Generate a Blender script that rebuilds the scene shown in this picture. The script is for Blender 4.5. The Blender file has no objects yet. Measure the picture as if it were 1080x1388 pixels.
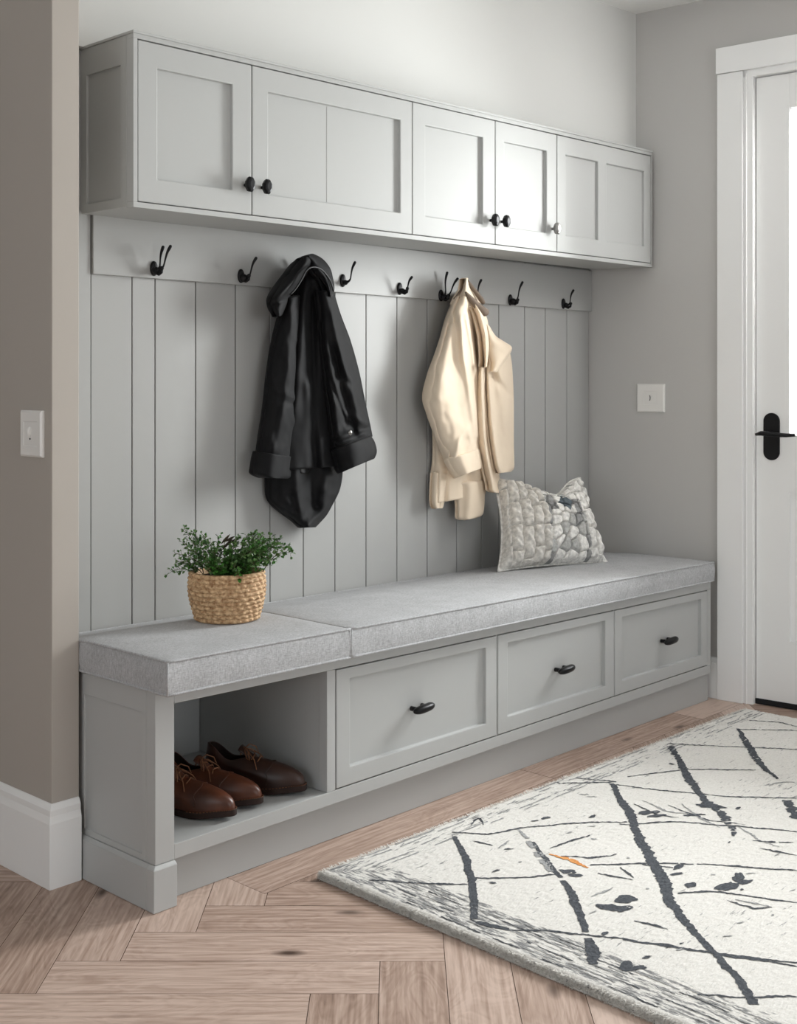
import bpy, bmesh, math, random
from math import sin, cos, pi, radians, sqrt, exp, atan2
from mathutils import Vector, Matrix, noise
random.seed(7)
C = bpy.context.scene.collection

# ---------------------------------------------------------------- camera model
F = 1658.521; V0 = 519.871; YAW = radians(43.103); CAMZ = 1.2
def ray(u, v):
    r = (u-540)/F; h = -(v-V0)/F
    return Vector((cos(YAW)+r*sin(YAW), sin(YAW)-r*cos(YAW), h))
def onY(u, v, Y):
    d = ray(u, v); t = Y/d.y; return Vector((t*d.x, Y, CAMZ+t*d.z))
def onX(u, v, X):
    d = ray(u, v); t = X/d.x; return Vector((X, t*d.y, CAMZ+t*d.z))
def onZ(u, v, Z):
    d = ray(u, v); t = (Z-CAMZ)/d.z; return Vector((t*d.x, t*d.y, Z))
def lerp(a, b, t): return a+(b-a)*t
def sstep(a, b, x):
    t = max(0, min(1, (x-a)/(b-a))); return t*t*(3-2*t)

# ---------------------------------------------------------------- materials
def srgb(r, g, b):
    f = lambda c: (c/255/12.92) if c/255 <= .04045 else ((c/255+.055)/1.055)**2.4
    return (f(r), f(g), f(b), 1)
def mat(name, col, rough=.5, spec=.5, metal=0, bump=None, var=None, sheen=0, coat=0, emit=None):
    """bump=(scale,strength,dist)  var=(scale,col2,amount)"""
    m = bpy.data.materials.new(name); m.use_nodes = True
    nt = m.node_tree; N = nt.nodes; L = nt.links
    b = N['Principled BSDF']
    b.inputs['Base Color'].default_value = col
    b.inputs['Roughness'].default_value = rough
    b.inputs['Specular IOR Level'].default_value = spec
    b.inputs['Metallic'].default_value = metal
    b.inputs['Sheen Weight'].default_value = sheen
    b.inputs['Coat Weight'].default_value = coat
    tc = N.new('ShaderNodeTexCoord')
    if var:
        n = N.new('ShaderNodeTexNoise'); n.inputs['Scale'].default_value = var[0]; n.inputs['Detail'].default_value = 6
        L.new(tc.outputs['Object'], n.inputs['Vector'])
        r = N.new('ShaderNodeValToRGB'); r.color_ramp.elements[0].position = .3; r.color_ramp.elements[1].position = .7
        r.color_ramp.elements[0].color = col; r.color_ramp.elements[1].color = var[1]
        L.new(n.outputs['Fac'], r.inputs['Fac']); L.new(r.outputs['Color'], b.inputs['Base Color'])
    if bump:
        n = N.new('ShaderNodeTexNoise'); n.inputs['Scale'].default_value = bump[0]; n.inputs['Detail'].default_value = 5
        L.new(tc.outputs['Object'], n.inputs['Vector'])
        bp = N.new('ShaderNodeBump'); bp.inputs['Strength'].default_value = bump[1]; bp.inputs['Distance'].default_value = bump[2]
        L.new(n.outputs['Fac'], bp.inputs['Height']); L.new(bp.outputs['Normal'], b.inputs['Normal'])
    return m

M = {}
M['wall'] = mat('wall_paint', srgb(193, 191, 188), .85, .25, bump=(220, .06, .001))
M['wallup'] = mat('upper_wall_paint', srgb(216, 216, 213), .85, .2, bump=(220, .06, .001))
M['taupe'] = mat('wall_paint_shaded', srgb(177, 170, 162), .85, .25, bump=(220, .06, .001))  # the wall paint again, with shade on the left wall put into its colour
M['ceil'] = mat('ceiling_paint', srgb(236, 236, 234), .9, .2, bump=(200, .05, .001))
M['panel'] = mat('panelling_paint', srgb(170, 170, 168), .45, .4, bump=(30, .04, .001))
M['cab'] = mat('cabinet_paint', srgb(178, 179, 177), .5, .36, bump=(24, .03, .001))
M['bench'] = mat('bench_paint', srgb(178, 179, 178), .4, .45, bump=(24, .03, .001))
M['white'] = mat('white_trim_paint', srgb(243, 243, 242), .4, .45, bump=(30, .03, .001))
M['dark'] = mat('groove_shadow_gap', srgb(70, 67, 63), .9, .1)
M['black'] = mat('black_iron', srgb(26, 26, 28), .38, .5, metal=.6, bump=(120, .15, .001))
M['chrome'] = mat('brushed_nickel', srgb(150, 148, 145), .3, .5, metal=.9)
M['plate'] = mat('switch_plastic', srgb(232, 230, 226), .35, .5)
M['blackcloth'] = mat('black_coat_cloth', srgb(15, 15, 17), .7, .2, bump=(600, .3, .0006), sheen=.03)
M['blacklining'] = mat('black_coat_lining', srgb(14, 14, 16), .45, .4, bump=(300, .2, .0006))
M['cream'] = mat('cream_coat_cloth', srgb(233, 215, 192), .8, .2, bump=(700, .25, .0005), sheen=.1)
M['creamin'] = mat('coat_collar_facing', srgb(120, 106, 94), .8, .2, bump=(500, .3, .0006))
M['leather'] = mat('brown_leather', srgb(98, 52, 30), .36, .5, bump=(90, .12, .001), var=(14, srgb(62, 32, 20), 1))
M['leather2'] = mat('dark_brown_leather', srgb(58, 32, 22), .4, .5, bump=(90, .12, .001), var=(14, srgb(38, 21, 15), 1))
M['sole'] = mat('shoe_sole', srgb(40, 24, 18), .6, .3, bump=(80, .2, .001))
M['lining'] = mat('shoe_lining', srgb(30, 20, 16), .8, .2)
M['lace'] = mat('shoe_lace', srgb(120, 84, 62), .8, .2, bump=(900, .3, .0005))
M['soil'] = mat('soil', srgb(30, 24, 19), .95, .1, bump=(120, .9, .004))
M['stem'] = mat('plant_stem', srgb(70, 74, 40), .6, .3)
M['leaf'] = mat('leaf_green', srgb(46, 86, 44), .42, .4, var=(24, srgb(118, 148, 92), 1))
M['leafdark'] = mat('dry_leaf', srgb(66, 58, 48), .6, .3)
M['leaflight'] = mat('fresh_leaf', srgb(78, 134, 50), .42, .4, var=(22, srgb(58, 104, 44), 1))
M['rubber'] = mat('door_sweep_rubber', srgb(24, 24, 26), .6, .3)

def fabric_mat():
    m = bpy.data.materials.new('grey_melange_upholstery'); m.use_nodes = True
    nt = m.node_tree; N = nt.nodes; L = nt.links; b = N['Principled BSDF']
    b.inputs['Roughness'].default_value = .9; b.inputs['Specular IOR Level'].default_value = .2
    tc = N.new('ShaderNodeTexCoord')
    def nz(scale, vec, det=4):
        mp = N.new('ShaderNodeMapping'); mp.inputs['Scale'].default_value = vec
        n = N.new('ShaderNodeTexNoise'); n.inputs['Scale'].default_value = scale; n.inputs['Detail'].default_value = det
        L.new(tc.outputs['Object'], mp.inputs['Vector']); L.new(mp.outputs['Vector'], n.inputs['Vector']); return n
    a = nz(230, (1.4, 1.4, .4)); c = nz(230, (.45, 2, 2)); e = nz(14, (1, 1, 1), 3)
    mx = N.new('ShaderNodeMath'); mx.operation = 'ADD'; L.new(a.outputs['Fac'], mx.inputs[0]); L.new(c.outputs['Fac'], mx.inputs[1])
    m2 = N.new('ShaderNodeMath'); m2.operation = 'MULTIPLY_ADD'; L.new(e.outputs['Fac'], m2.inputs[0]); m2.inputs[1].default_value = .35; L.new(mx.outputs[0], m2.inputs[2])
    r = N.new('ShaderNodeMapRange'); r.inputs['From Min'].default_value = .85; r.inputs['From Max'].default_value = 1.5
    L.new(m2.outputs[0], r.inputs['Value'])
    cr = N.new('ShaderNodeMix'); cr.data_type = 'RGBA'
    cr.inputs[6].default_value = srgb(152, 152, 153); cr.inputs[7].default_value = srgb(194, 195, 197)
    L.new(r.outputs[0], cr.inputs[0]); L.new(cr.outputs[2], b.inputs['Base Color'])
    bp = N.new('ShaderNodeBump'); bp.inputs['Strength'].default_value = .35; bp.inputs['Distance'].default_value = .0012
    L.new(mx.outputs[0], bp.inputs['Height']); L.new(bp.outputs['Normal'], b.inputs['Normal'])
    return m
M['fabric'] = fabric_mat()

def floor_mat():
    m = bpy.data.materials.new('oak_herringbone'); m.use_nodes = True
    nt = m.node_tree; N = nt.nodes; L = nt.links; b = N['Principled BSDF']
    b.inputs['Roughness'].default_value = .42; b.inputs['Specular IOR Level'].default_value = .35
    uv = N.new('ShaderNodeUVMap'); uv.uv_map = 'grain'
    at = N.new('ShaderNodeAttribute'); at.attribute_name = 'tone'
    # warp
    mp = N.new('ShaderNodeMapping'); mp.inputs['Scale'].default_value = (1.5, 5.2, 1)
    L.new(uv.outputs['UV'], mp.inputs['Vector'])
    n1 = N.new('ShaderNodeTexNoise'); n1.inputs['Scale'].default_value = 2.2; n1.inputs['Detail'].default_value = 3; n1.inputs['Distortion'].default_value = 1.1
    L.new(mp.outputs['Vector'], n1.inputs['Vector'])
    # cathedral rings: fract(noise*k)
    k = N.new('ShaderNodeMath'); k.operation = 'MULTIPLY'; k.inputs[1].default_value = 10; L.new(n1.outputs['Fac'], k.inputs[0])
    sn = N.new('ShaderNodeMath'); sn.operation = 'PINGPONG'; sn.inputs[1].default_value = .5; L.new(k.outputs[0], sn.inputs[0])
    # fine fibres
    mp2 = N.new('ShaderNodeMapping'); mp2.inputs['Scale'].default_value = (5, 100, 1)
    L.new(uv.outputs['UV'], mp2.inputs['Vector'])
    n2 = N.new('ShaderNodeTexNoise'); n2.inputs['Scale'].default_value = 1; n2.inputs['Detail'].default_value = 5
    L.new(mp2.outputs['Vector'], n2.inputs['Vector'])
    a1 = N.new('ShaderNodeMath'); a1.operation = 'MULTIPLY_ADD'; L.new(sn.outputs[0], a1.inputs[0]); a1.inputs[1].default_value = .24; L.new(n2.outputs['Fac'], a1.inputs[2])
    a2 = N.new('ShaderNodeMath'); a2.operation = 'MULTIPLY_ADD'; L.new(at.outputs['Fac'], a2.inputs[0]); a2.inputs[1].default_value = .42; L.new(a1.outputs[0], a2.inputs[2])
    cr = N.new('ShaderNodeValToRGB'); e = cr.color_ramp.elements
    e[0].position = .28; e[0].color = srgb(112, 90, 76); e[1].position = 1.1 if False else .98; e[1].color = srgb(203, 180, 166)
    x = cr.color_ramp.elements.new(.6); x.color = srgb(163, 138, 123)
    L.new(a2.outputs[0], cr.inputs['Fac'])
    # knots
    mp3 = N.new('ShaderNodeMapping'); mp3.inputs['Scale'].default_value = (2.2, 5, 1); L.new(uv.outputs['UV'], mp3.inputs['Vector'])
    vo = N.new('ShaderNodeTexVoronoi'); vo.inputs['Scale'].default_value = 1.3; L.new(mp3.outputs['Vector'], vo.inputs['Vector'])
    kr = N.new('ShaderNodeMapRange'); kr.inputs['From Min'].default_value = .03; kr.inputs['From Max'].default_value = .12; L.new(vo.outputs['Distance'], kr.inputs['Value'])
    mx = N.new('ShaderNodeMix'); mx.data_type = 'RGBA'; mx.inputs[6].default_value = srgb(84, 66, 56); L.new(kr.outputs[0], mx.inputs[0]); L.new(cr.outputs['Color'], mx.inputs[7])
    L.new(mx.outputs[2], b.inputs['Base Color'])
    bp = N.new('ShaderNodeBump'); bp.inputs['Strength'].default_value = .2; bp.inputs['Distance'].default_value = .001
    L.new(a1.outputs[0], bp.inputs['Height']); L.new(bp.outputs['Normal'], b.inputs['Normal'])
    return m
M['floor'] = floor_mat()
M['floorgap'] = mat('floor_joint', srgb(92, 74, 62), .9, .1)

def rug_mat():
    m = bpy.data.materials.new('rug_wool'); m.use_nodes = True
    nt = m.node_tree; N = nt.nodes; L = nt.links; b = N['Principled BSDF']
    b.inputs['Roughness'].default_value = .95; b.inputs['Specular IOR Level'].default_value = .1; b.inputs['Sheen Weight'].default_value = .1
    at = N.new('ShaderNodeAttribute'); at.attribute_name = 'border'     # 0..1 amount of grey streaking
    uv = N.new('ShaderNodeUVMap'); uv.uv_map = 'grain'
    mp = N.new('ShaderNodeMapping'); mp.inputs['Scale'].default_value = (22, 120, 1); L.new(uv.outputs['UV'], mp.inputs['Vector'])
    n = N.new('ShaderNodeTexNoise'); n.inputs['Scale'].default_value = 1; n.inputs['Detail'].default_value = 5; n.inputs['Roughness'].default_value = .65
    L.new(mp.outputs['Vector'], n.inputs['Vector'])
    # threshold falls with the border amount
    th = N.new('ShaderNodeMath'); th.operation = 'MULTIPLY_ADD'; L.new(at.outputs['Fac'], th.inputs[0]); th.inputs[1].default_value = .33; L.new(n.outputs['Fac'], th.inputs[2])
    r = N.new('ShaderNodeMapRange'); r.inputs['From Min'].default_value = .70; r.inputs['From Max'].default_value = .80; L.new(th.outputs[0], r.inputs['Value'])
    tc = N.new('ShaderNodeTexCoord')
    n3 = N.new('ShaderNodeTexNoise'); n3.inputs['Scale'].default_value = 160; n3.inputs['Detail'].default_value = 4; L.new(tc.outputs['Object'], n3.inputs['Vector'])
    base = N.new('ShaderNodeMix'); base.data_type = 'RGBA'; base.inputs[6].default_value = srgb(204, 200, 193); base.inputs[7].default_value = srgb(242, 240, 235)
    L.new(n3.outputs['Fac'], base.inputs[0])
    mx = N.new('ShaderNodeMix'); mx.data_type = 'RGBA'; mx.inputs[7].default_value = srgb(126, 126, 126)
    L.new(r.outputs[0], mx.inputs[0]); L.new(base.outputs[2], mx.inputs[6])
    L.new(mx.outputs[2], b.inputs['Base Color'])
    mp4 = N.new('ShaderNodeMapping'); mp4.inputs['Scale'].default_value = (1, 3, 1); L.new(tc.outputs['Object'], mp4.inputs['Vector'])
    n4 = N.new('ShaderNodeTexNoise'); n4.inputs['Scale'].default_value = 90; n4.inputs['Detail'].default_value = 5; L.new(mp4.outputs['Vector'], n4.inputs['Vector'])
    bp = N.new('ShaderNodeBump'); bp.inputs['Strength'].default_value = .6; bp.inputs['Distance'].default_value = .004
    L.new(n4.outputs['Fac'], bp.inputs['Height']); L.new(bp.outputs['Normal'], b.inputs['Normal'])
    return m
M['rug'] = rug_mat()
M['rugdark'] = mat('rug_charcoal_wool', srgb(66, 69, 74), .95, .1, bump=(260, .6, .003), var=(170, srgb(96, 99, 104), 1))
M['rugorange'] = mat('rug_orange_wool', srgb(205, 128, 66), .95, .1, bump=(260, .6, .003), var=(120, srgb(226, 170, 112), 1))
M['ruggrey'] = mat('rug_grey_wool', srgb(140, 141, 142), .95, .1, bump=(260, .6, .003), var=(170, srgb(178, 178, 177), 1))

def pillow_mat():
    m = bpy.data.materials.new('pillow_weave'); m.use_nodes = True
    nt = m.node_tree; N = nt.nodes; L = nt.links; b = N['Principled BSDF']
    b.inputs['Roughness'].default_value = .9; b.inputs['Specular IOR Level'].default_value = .15
    at = N.new('ShaderNodeAttribute'); at.attribute_name = 'patch'
    tc = N.new('ShaderNodeTexCoord')
    n = N.new('ShaderNodeTexNoise'); n.inputs['Scale'].default_value = 75; n.inputs['Detail'].default_value = 5; L.new(tc.outputs['Object'], n.inputs['Vector'])
    mr = N.new('ShaderNodeMapRange'); mr.inputs['From Min'].default_value = .3; mr.inputs['From Max'].default_value = .65; mr.inputs['To Min'].default_value = .62; mr.inputs['To Max'].default_value = 1; L.new(n.outputs['Fac'], mr.inputs['Value'])
    mx = N.new('ShaderNodeVectorMath'); mx.operation = 'SCALE'; L.new(at.outputs['Color'], mx.inputs[0]); L.new(mr.outputs[0], mx.inputs['Scale'])
    L.new(mx.outputs[0], b.inputs['Base Color'])
    bp = N.new('ShaderNodeBump'); bp.inputs['Strength'].default_value = .6; bp.inputs['Distance'].default_value = .003
    L.new(n.outputs['Fac'], bp.inputs['Height']); L.new(bp.outputs['Normal'], b.inputs['Normal'])
    return m
M['pillow'] = pillow_mat()

def straw_mat():
    m = bpy.data.materials.new('seagrass'); m.use_nodes = True
    nt = m.node_tree; N = nt.nodes; L = nt.links; b = N['Principled BSDF']
    b.inputs['Roughness'].default_value = .65; b.inputs['Specular IOR Level'].default_value = .3
    tc = N.new('ShaderNodeTexCoord')
    n = N.new('ShaderNodeTexNoise'); n.inputs['Scale'].default_value = 110; n.inputs['Detail'].default_value = 5; L.new(tc.outputs['Object'], n.inputs['Vector'])
    r = N.new('ShaderNodeValToRGB'); e = r.color_ramp.elements
    e[0].position = .3; e[0].color = srgb(142, 102, 66); e[1].position = .7; e[1].color = srgb(222, 190, 150)
    L.new(n.outputs['Fac'], r.inputs['Fac']); L.new(r.outputs['Color'], b.inputs['Base Color'])
    bp = N.new('ShaderNodeBump'); bp.inputs['Strength'].default_value = .5; bp.inputs['Distance'].default_value = .002
    L.new(n.outputs['Fac'], bp.inputs['Height']); L.new(bp.outputs['Normal'], b.inputs['Normal'])
    return m
M['straw'] = straw_mat()

def glass_mat():
    m = bpy.data.materials.new('door_glass'); m.use_nodes = True
    nt = m.node_tree; N = nt.nodes; L = nt.links
    for n in list(N): N.remove(n)
    o = N.new('ShaderNodeOutputMaterial'); mx = N.new('ShaderNodeMixShader'); t = N.new('ShaderNodeBsdfTransparent'); g = N.new('ShaderNodeBsdfGlossy')
    t.inputs['Color'].default_value = (.94, .96, .97, 1); g.inputs['Roughness'].default_value = .02
    f = N.new('ShaderNodeFresnel'); f.inputs['IOR'].default_value = 1.3
    L.new(f.outputs[0], mx.inputs[0]); L.new(t.outputs[0], mx.inputs[1]); L.new(g.outputs[0], mx.inputs[2]); L.new(mx.outputs[0], o.inputs[0])
    return m
M['glass'] = glass_mat()

# ---------------------------------------------------------------- mesh builder
class MB:
    def __init__(s): s.v = []; s.f = []; s.mi = []; s.cur = 0
    def add(s, vs, fs):
        b = len(s.v); s.v += [Vector(p) for p in vs]
        for f in fs: s.f.append([b+i for i in f]); s.mi.append(s.cur)
    def box(s, x0, x1, y0, y1, z0, z1, m=None):
        P = [(x, y, z) for x in (x0, x1) for y in (y0, y1) for z in (z0, z1)]
        if m: P = [m(*p) for p in P]
        s.add(P, [(0, 1, 3, 2), (4, 6, 7, 5), (0, 4, 5, 1), (2, 3, 7, 6), (0, 2, 6, 4), (1, 5, 7, 3)])
    def tube(s, pts, r, n=10, cap=True, closed=False):
        pts = [Vector(p) for p in pts]; K = len(pts)
        rr = r if isinstance(r, (list, tuple)) else [r]*K
        rings = []; up = None
        for i, p in enumerate(pts):
            a = pts[(i-1) % K] if (i > 0 or closed) else p; b = pts[(i+1) % K] if (i < K-1 or closed) else p
            d = (b-a).normalized()
            if up is None: up = d.orthogonal().normalized()
            up = (up-d*up.dot(d)).normalized(); w = d.cross(up)
            rings.append([p+up*cos(2*pi*j/n)*rr[i]+w*sin(2*pi*j/n)*rr[i] for j in range(n)])
        vs = [q for R in rings for q in R]; fs = []
        for i in range(K if closed else K-1):
            for j in range(n): fs.append((i*n+j, i*n+(j+1) % n, ((i+1) % K)*n+(j+1) % n, ((i+1) % K)*n+j))
        if cap and not closed: fs.append(tuple(range(n-1, -1, -1))); fs.append(tuple((K-1)*n+j for j in range(n)))
        s.add(vs, fs)
    def ball(s, c, r, n=14, m=10):
        c = Vector(c); r = Vector(r) if isinstance(r, (tuple, list, Vector)) else Vector((r, r, r))
        vs = []; fs = []
        for i in range(1, m):
            a = pi*i/m
            for j in range(n):
                b = 2*pi*j/n; vs.append(c+Vector((sin(a)*cos(b)*r.x, sin(a)*sin(b)*r.y, cos(a)*r.z)))
        vs.append(c+Vector((0, 0, r.z))); vs.append(c-Vector((0, 0, r.z))); t = len(vs)-2
        for i in range(m-2):
            for j in range(n): fs.append((i*n+j, (i+1)*n+j, (i+1)*n+(j+1) % n, i*n+(j+1) % n))
        for j in range(n): fs.append((t, j, (j+1) % n)); fs.append((t+1, (m-2)*n+(j+1) % n, (m-2)*n+j))
        s.add(vs, fs)
    def grid(s, P, closed_u=False, closed_v=False):
        R = len(P); K = len(P[0]); vs = [q for row in P for q in row]; fs = []
        for i in range(R if closed_v else R-1):
            for j in range(K if closed_u else K-1):
                fs.append((i*K+j, i*K+(j+1) % K, ((i+1) % R)*K+(j+1) % K, ((i+1) % R)*K+j))
        s.add(vs, fs)
    def build(s, name, mats, parent=None, smooth=False, bevel=0, weld=False, seg=2, sub=0, origin=None):
        me = bpy.data.meshes.new(name)
        o = bpy.data.objects.new(name, me)
        vs = s.v
        if parent is not None: base = parent_loc(parent)
        elif origin is not None: base = Vector(origin)
        else: base = Vector((0, 0, 0))
        if parent is not None and parent.type == 'MESH': own = Vector((0, 0, 0))
        me.from_pydata([tuple(p-base) for p in vs], [], s.f)
        if not isinstance(mats, (list, tuple)): mats = [mats]
        for m in mats: me.materials.append(m)
        for p, i in zip(me.polygons, s.mi): p.material_index = i; p.use_smooth = smooth
        bm = bmesh.new(); bm.from_mesh(me)
        if weld: bmesh.ops.remove_doubles(bm, verts=bm.verts, dist=1e-5)
        bmesh.ops.recalc_face_normals(bm, faces=bm.faces); bm.to_mesh(me); bm.free()
        C.objects.link(o)
        if parent is not None: o.parent = parent
        else: o.location = base
        if bevel:
            md = o.modifiers.new('bevel', 'BEVEL'); md.width = bevel; md.segments = seg; md.limit_method = 'ANGLE'; md.angle_limit = radians(35); md.harden_normals = False
        if sub:
            md = o.modifiers.new('sub', 'SUBSURF'); md.levels = sub; md.render_levels = sub
        return o
def parent_loc(o):
    p = Vector((0, 0, 0))
    while o is not None: p = p+o.location; o = o.parent
    return p

def tag(o, label=None, cat=None, group=None, kind=None):
    if label: o['label'] = label
    if cat: o['category'] = cat
    if group: o['group'] = group
    if kind: o['kind'] = kind
    return o
def thing(name, loc, label, cat, group=None):
    o = bpy.data.objects.new(name, None); C.objects.link(o); o.location = loc; o.empty_display_size = .05
    return tag(o, label, cat, group)
def struct(o): o['kind'] = 'structure'; return o

def recess(mb, m, xs, zs, rec, thick, depth):
    """slab with recessed cells.  m(a,d,b): a across, d into the wall, b up.  rec(i,j)->True if recessed"""
    nx = len(xs)-1; nz = len(zs)-1
    D = lambda i, j: depth if rec(i, j) else 0
    for i in range(nx):
        for j in range(nz):
            d = D(i, j); a0, a1, b0, b1 = xs[i], xs[i+1], zs[j], zs[j+1]
            mb.add([m(a0, d, b0), m(a1, d, b0), m(a1, d, b1), m(a0, d, b1)], [(0, 1, 2, 3)])
            mb.add([m(a0, thick, b0), m(a1, thick, b0), m(a1, thick, b1), m(a0, thick, b1)], [(3, 2, 1, 0)])
            # right neighbour
            if i < nx-1 and D(i+1, j) != d:
                e = D(i+1, j); mb.add([m(a1, d, b0), m(a1, e, b0), m(a1, e, b1), m(a1, d, b1)], [(0, 1, 2, 3)])
            if j < nz-1 and D(i, j+1) != d:
                e = D(i, j+1); mb.add([m(a0, d, b1), m(a1, d, b1), m(a1, e, b1), m(a0, e, b1)], [(0, 1, 2, 3)])
            if i == 0: mb.add([m(a0, d, b0), m(a0, thick, b0), m(a0, thick, b1), m(a0, d, b1)], [(0, 1, 2, 3)])
            if i == nx-1: mb.add([m(a1, d, b0), m(a1, thick, b0), m(a1, thick, b1), m(a1, d, b1)], [(0, 1, 2, 3)])
            if j == 0: mb.add([m(a0, d, b0), m(a1, d, b0), m(a1, thick, b0), m(a0, thick, b0)], [(0, 1, 2, 3)])
            if j == nz-1: mb.add([m(a0, d, b1), m(a1, d, b1), m(a1, thick, b1), m(a0, thick, b1)], [(0, 1, 2, 3)])

# ================================================================ SETTING
WY = 2.854                                   # back panelling plane
def rwx(y): return 4.194+(2.854-y)*.0838     # right wall plane
CEIL = 2.674

# ---- floor: one mesh of planks
def make_floor():
    me_v = []; me_f = []; uvs = []; tones = []; mi = []
    W = .135; n = 5; a = radians(43.1)
    ax = Vector((cos(a), sin(a))); ay = Vector((sin(a), -cos(a)))   # ax: away from camera, ay: to the right
    o0 = onZ(515, 1303, 0).to_2d()-Vector((cos(a), sin(a)))*W
    X0, X1, Y0, Y1 = -2.3, 4.6, -3.0, 4.0
    XB = 1.885
    def clip(poly, fn):
        out = []
        for i in range(len(poly)):
            p, q = poly[i], poly[(i+1) % len(poly)]
            a_, b_ = fn(p[0]), fn(q[0])
            if a_ <= 0: out.append(p)
            if (a_ <= 0) != (b_ <= 0):
                t = a_/(a_-b_); out.append((p[0].lerp(q[0], t), p[1].lerp(q[1], t)))
        return out
    def plank(c0, c1, vert, ymax):
        g = .0007
        x0, y0 = c0; x1, y1 = c1
        x0 += g; y0 += g; x1 -= g; y1 -= g
        P = [Vector((x0, y0)), Vector((x1, y0)), Vector((x1, y1)), Vector((x0, y1))]
        off = Vector((random.uniform(0, 60), random.uniform(0, 60)))
        poly = []
        for p in P:
            w = o0+ay*p.x+ax*p.y
            q = (p-Vector((x0, y0)))
            uv = Vector((q.y, q.x)) if vert else Vector((q.x, q.y))
            poly.append((w, uv+off))
        if all(p[0].x < X0 or p[0].x > X1 or p[0].y < Y0 for p in poly): return
        t = random.random()
        pa = clip(poly, lambda w: w.x-XB)
        pb = clip(clip(poly, lambda w: XB-w.x), lambda w: w.y-ymax)
        for pp in (pa, pb):
            if len(pp) < 3: continue
            b = len(me_v)
            for w, uv in pp: me_v.append((w.x, w.y, 0)); uvs.append(uv); tones.append(t)
            me_f.append(list(range(b, b+len(pp)))); mi.append(0)
    YB = 2.195                                # field stops here, border course along the bench
    for k in range(-70, 70):
        for m in range(-8, 9):
            x = k*W+m*2*n*W; y = k*W
            plank((x-n*W, y), (x, y+W), False, YB)
            plank((x, y-(n-1)*W), (x+W, y+W), True, YB)
    # border course
    x = XB+.002; i = 0
    while x < 4.6:
        L_ = [1.15, .9, 1.3, .95][i % 4]; i += 1
        for (ya, yb, dx) in ((YB+.0015, YB+.138, 0), (YB+.141, YB+.28, .5), (YB+.282, YB+.5, .2), (YB+.502, 4.0, .3)):
            xa, xb = max(XB+.0012, x+dx+.0012) if x > XB+.01 else XB+.0012, x+L_+dx-.0012; b = len(me_v); t = random.random(); off = Vector((random.uniform(0, 60), random.uniform(0, 60)))
            for (px, py) in ((xa, ya), (xb, ya), (xb, yb), (xa, yb)):
                me_v.append((px, py, 0)); uvs.append(Vector((px-xa, py-ya))+off); tones.append(t)
            me_f.append([b, b+1, b+2, b+3]); mi.append(0)
        x += L_
    b = len(me_v)                              # sub floor
    for p in ((X0-.3, Y0-.3, -.003), (X1+.3, Y0-.3, -.003), (X1+.3, 4.1, -.003), (X0-.3, 4.1, -.003)):
        me_v.append(p); uvs.append(Vector((0, 0))); tones.append(0)
    me_f.append([b, b+1, b+2, b+3]); mi.append(1)
    me = bpy.data.meshes.new('floor'); me.from_pydata(me_v, [], me_f)
    me.materials.append(M['floor']); me.materials.append(M['floorgap'])
    ul = me.uv_layers.new(name='grain')
    at = me.color_attributes.new('tone', 'FLOAT_COLOR', 'POINT')
    for i, t in enumerate(tones): at.data[i].color = (t, t, t, 1)
    for l in me.loops: ul.data[l.index].uv = uvs[l.vertex_index]
    for p, i in zip(me.polygons, mi): p.material_index = i
    bm = bmesh.new(); bm.from_mesh(me)
    for f in bm.faces:
        if f.normal.z < 0: f.normal_flip()
    bm.to_mesh(me); bm.free()
    o = bpy.data.objects.new('floor', me); C.objects.link(o); struct(o)
make_floor()

mb = MB(); mb.box(-2.3, 4.7, -3.0, 3.1, CEIL, CEIL+.1); struct(mb.build('ceiling', M['ceil']))

# ---- back wall: tongue and groove boards
SEAMS = [1.64, 1.79, 1.838, 1.97, 2.047, 2.189, 2.337, 2.473, 2.611, 2.749, 2.892, 3.042, 3.197, 3.356, 3.50, 3.599, 3.758, 3.891, 4.035, 4.19]
mb = MB()
for a, b in zip(SEAMS, SEAMS[1:]):
    g = .0018
    mb.box(a+g, b-g, WY, WY+.02, .0, 2.0918 if b < 1.84 else 2.088)
mb.cur = 1; mb.box(1.6, 4.3, WY+.012, WY+.1, 0, 2.088)
struct(mb.build('wall_back', [M['panel'], M['dark']], bevel=.0012))
mb = MB(); mb.box(1.79, 1.8335, WY-.006, WY-.0002, .45, 1.66)
struct(mb.build('trim_1', M['panel'], bevel=.001))
RY = WY-.013
mb = MB(); mb.box(1.8375, 4.1935, RY, WY-.0002, 1.4945, 1.66)
struct(mb.build('trim_2', M['panel'], bevel=.0015))
# upper wall over the cabinets (runs very slightly out towards the right corner)
mb = MB(); P = [(1.5, 2.856), (4.245, 2.6415)]
mb.add([(P[0][0], P[0][1], 2.092), (P[1][0], P[1][1], 2.118), (P[1][0], P[1][1], CEIL+.02), (P[0][0], P[0][1], CEIL+.02),
        (P[0][0], 3.0, 2.092), (P[1][0], 3.0, 2.118), (P[1][0], 3.0, CEIL+.02), (P[0][0], 3.0, CEIL+.02)],
       [(0, 1, 2, 3), (7, 6, 5, 4), (0, 4, 5, 1), (3, 2, 6, 7), (0, 3, 7, 4), (1, 5, 6, 2)])
struct(mb.build('wall_back_upper', M['wallup']))

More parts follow.
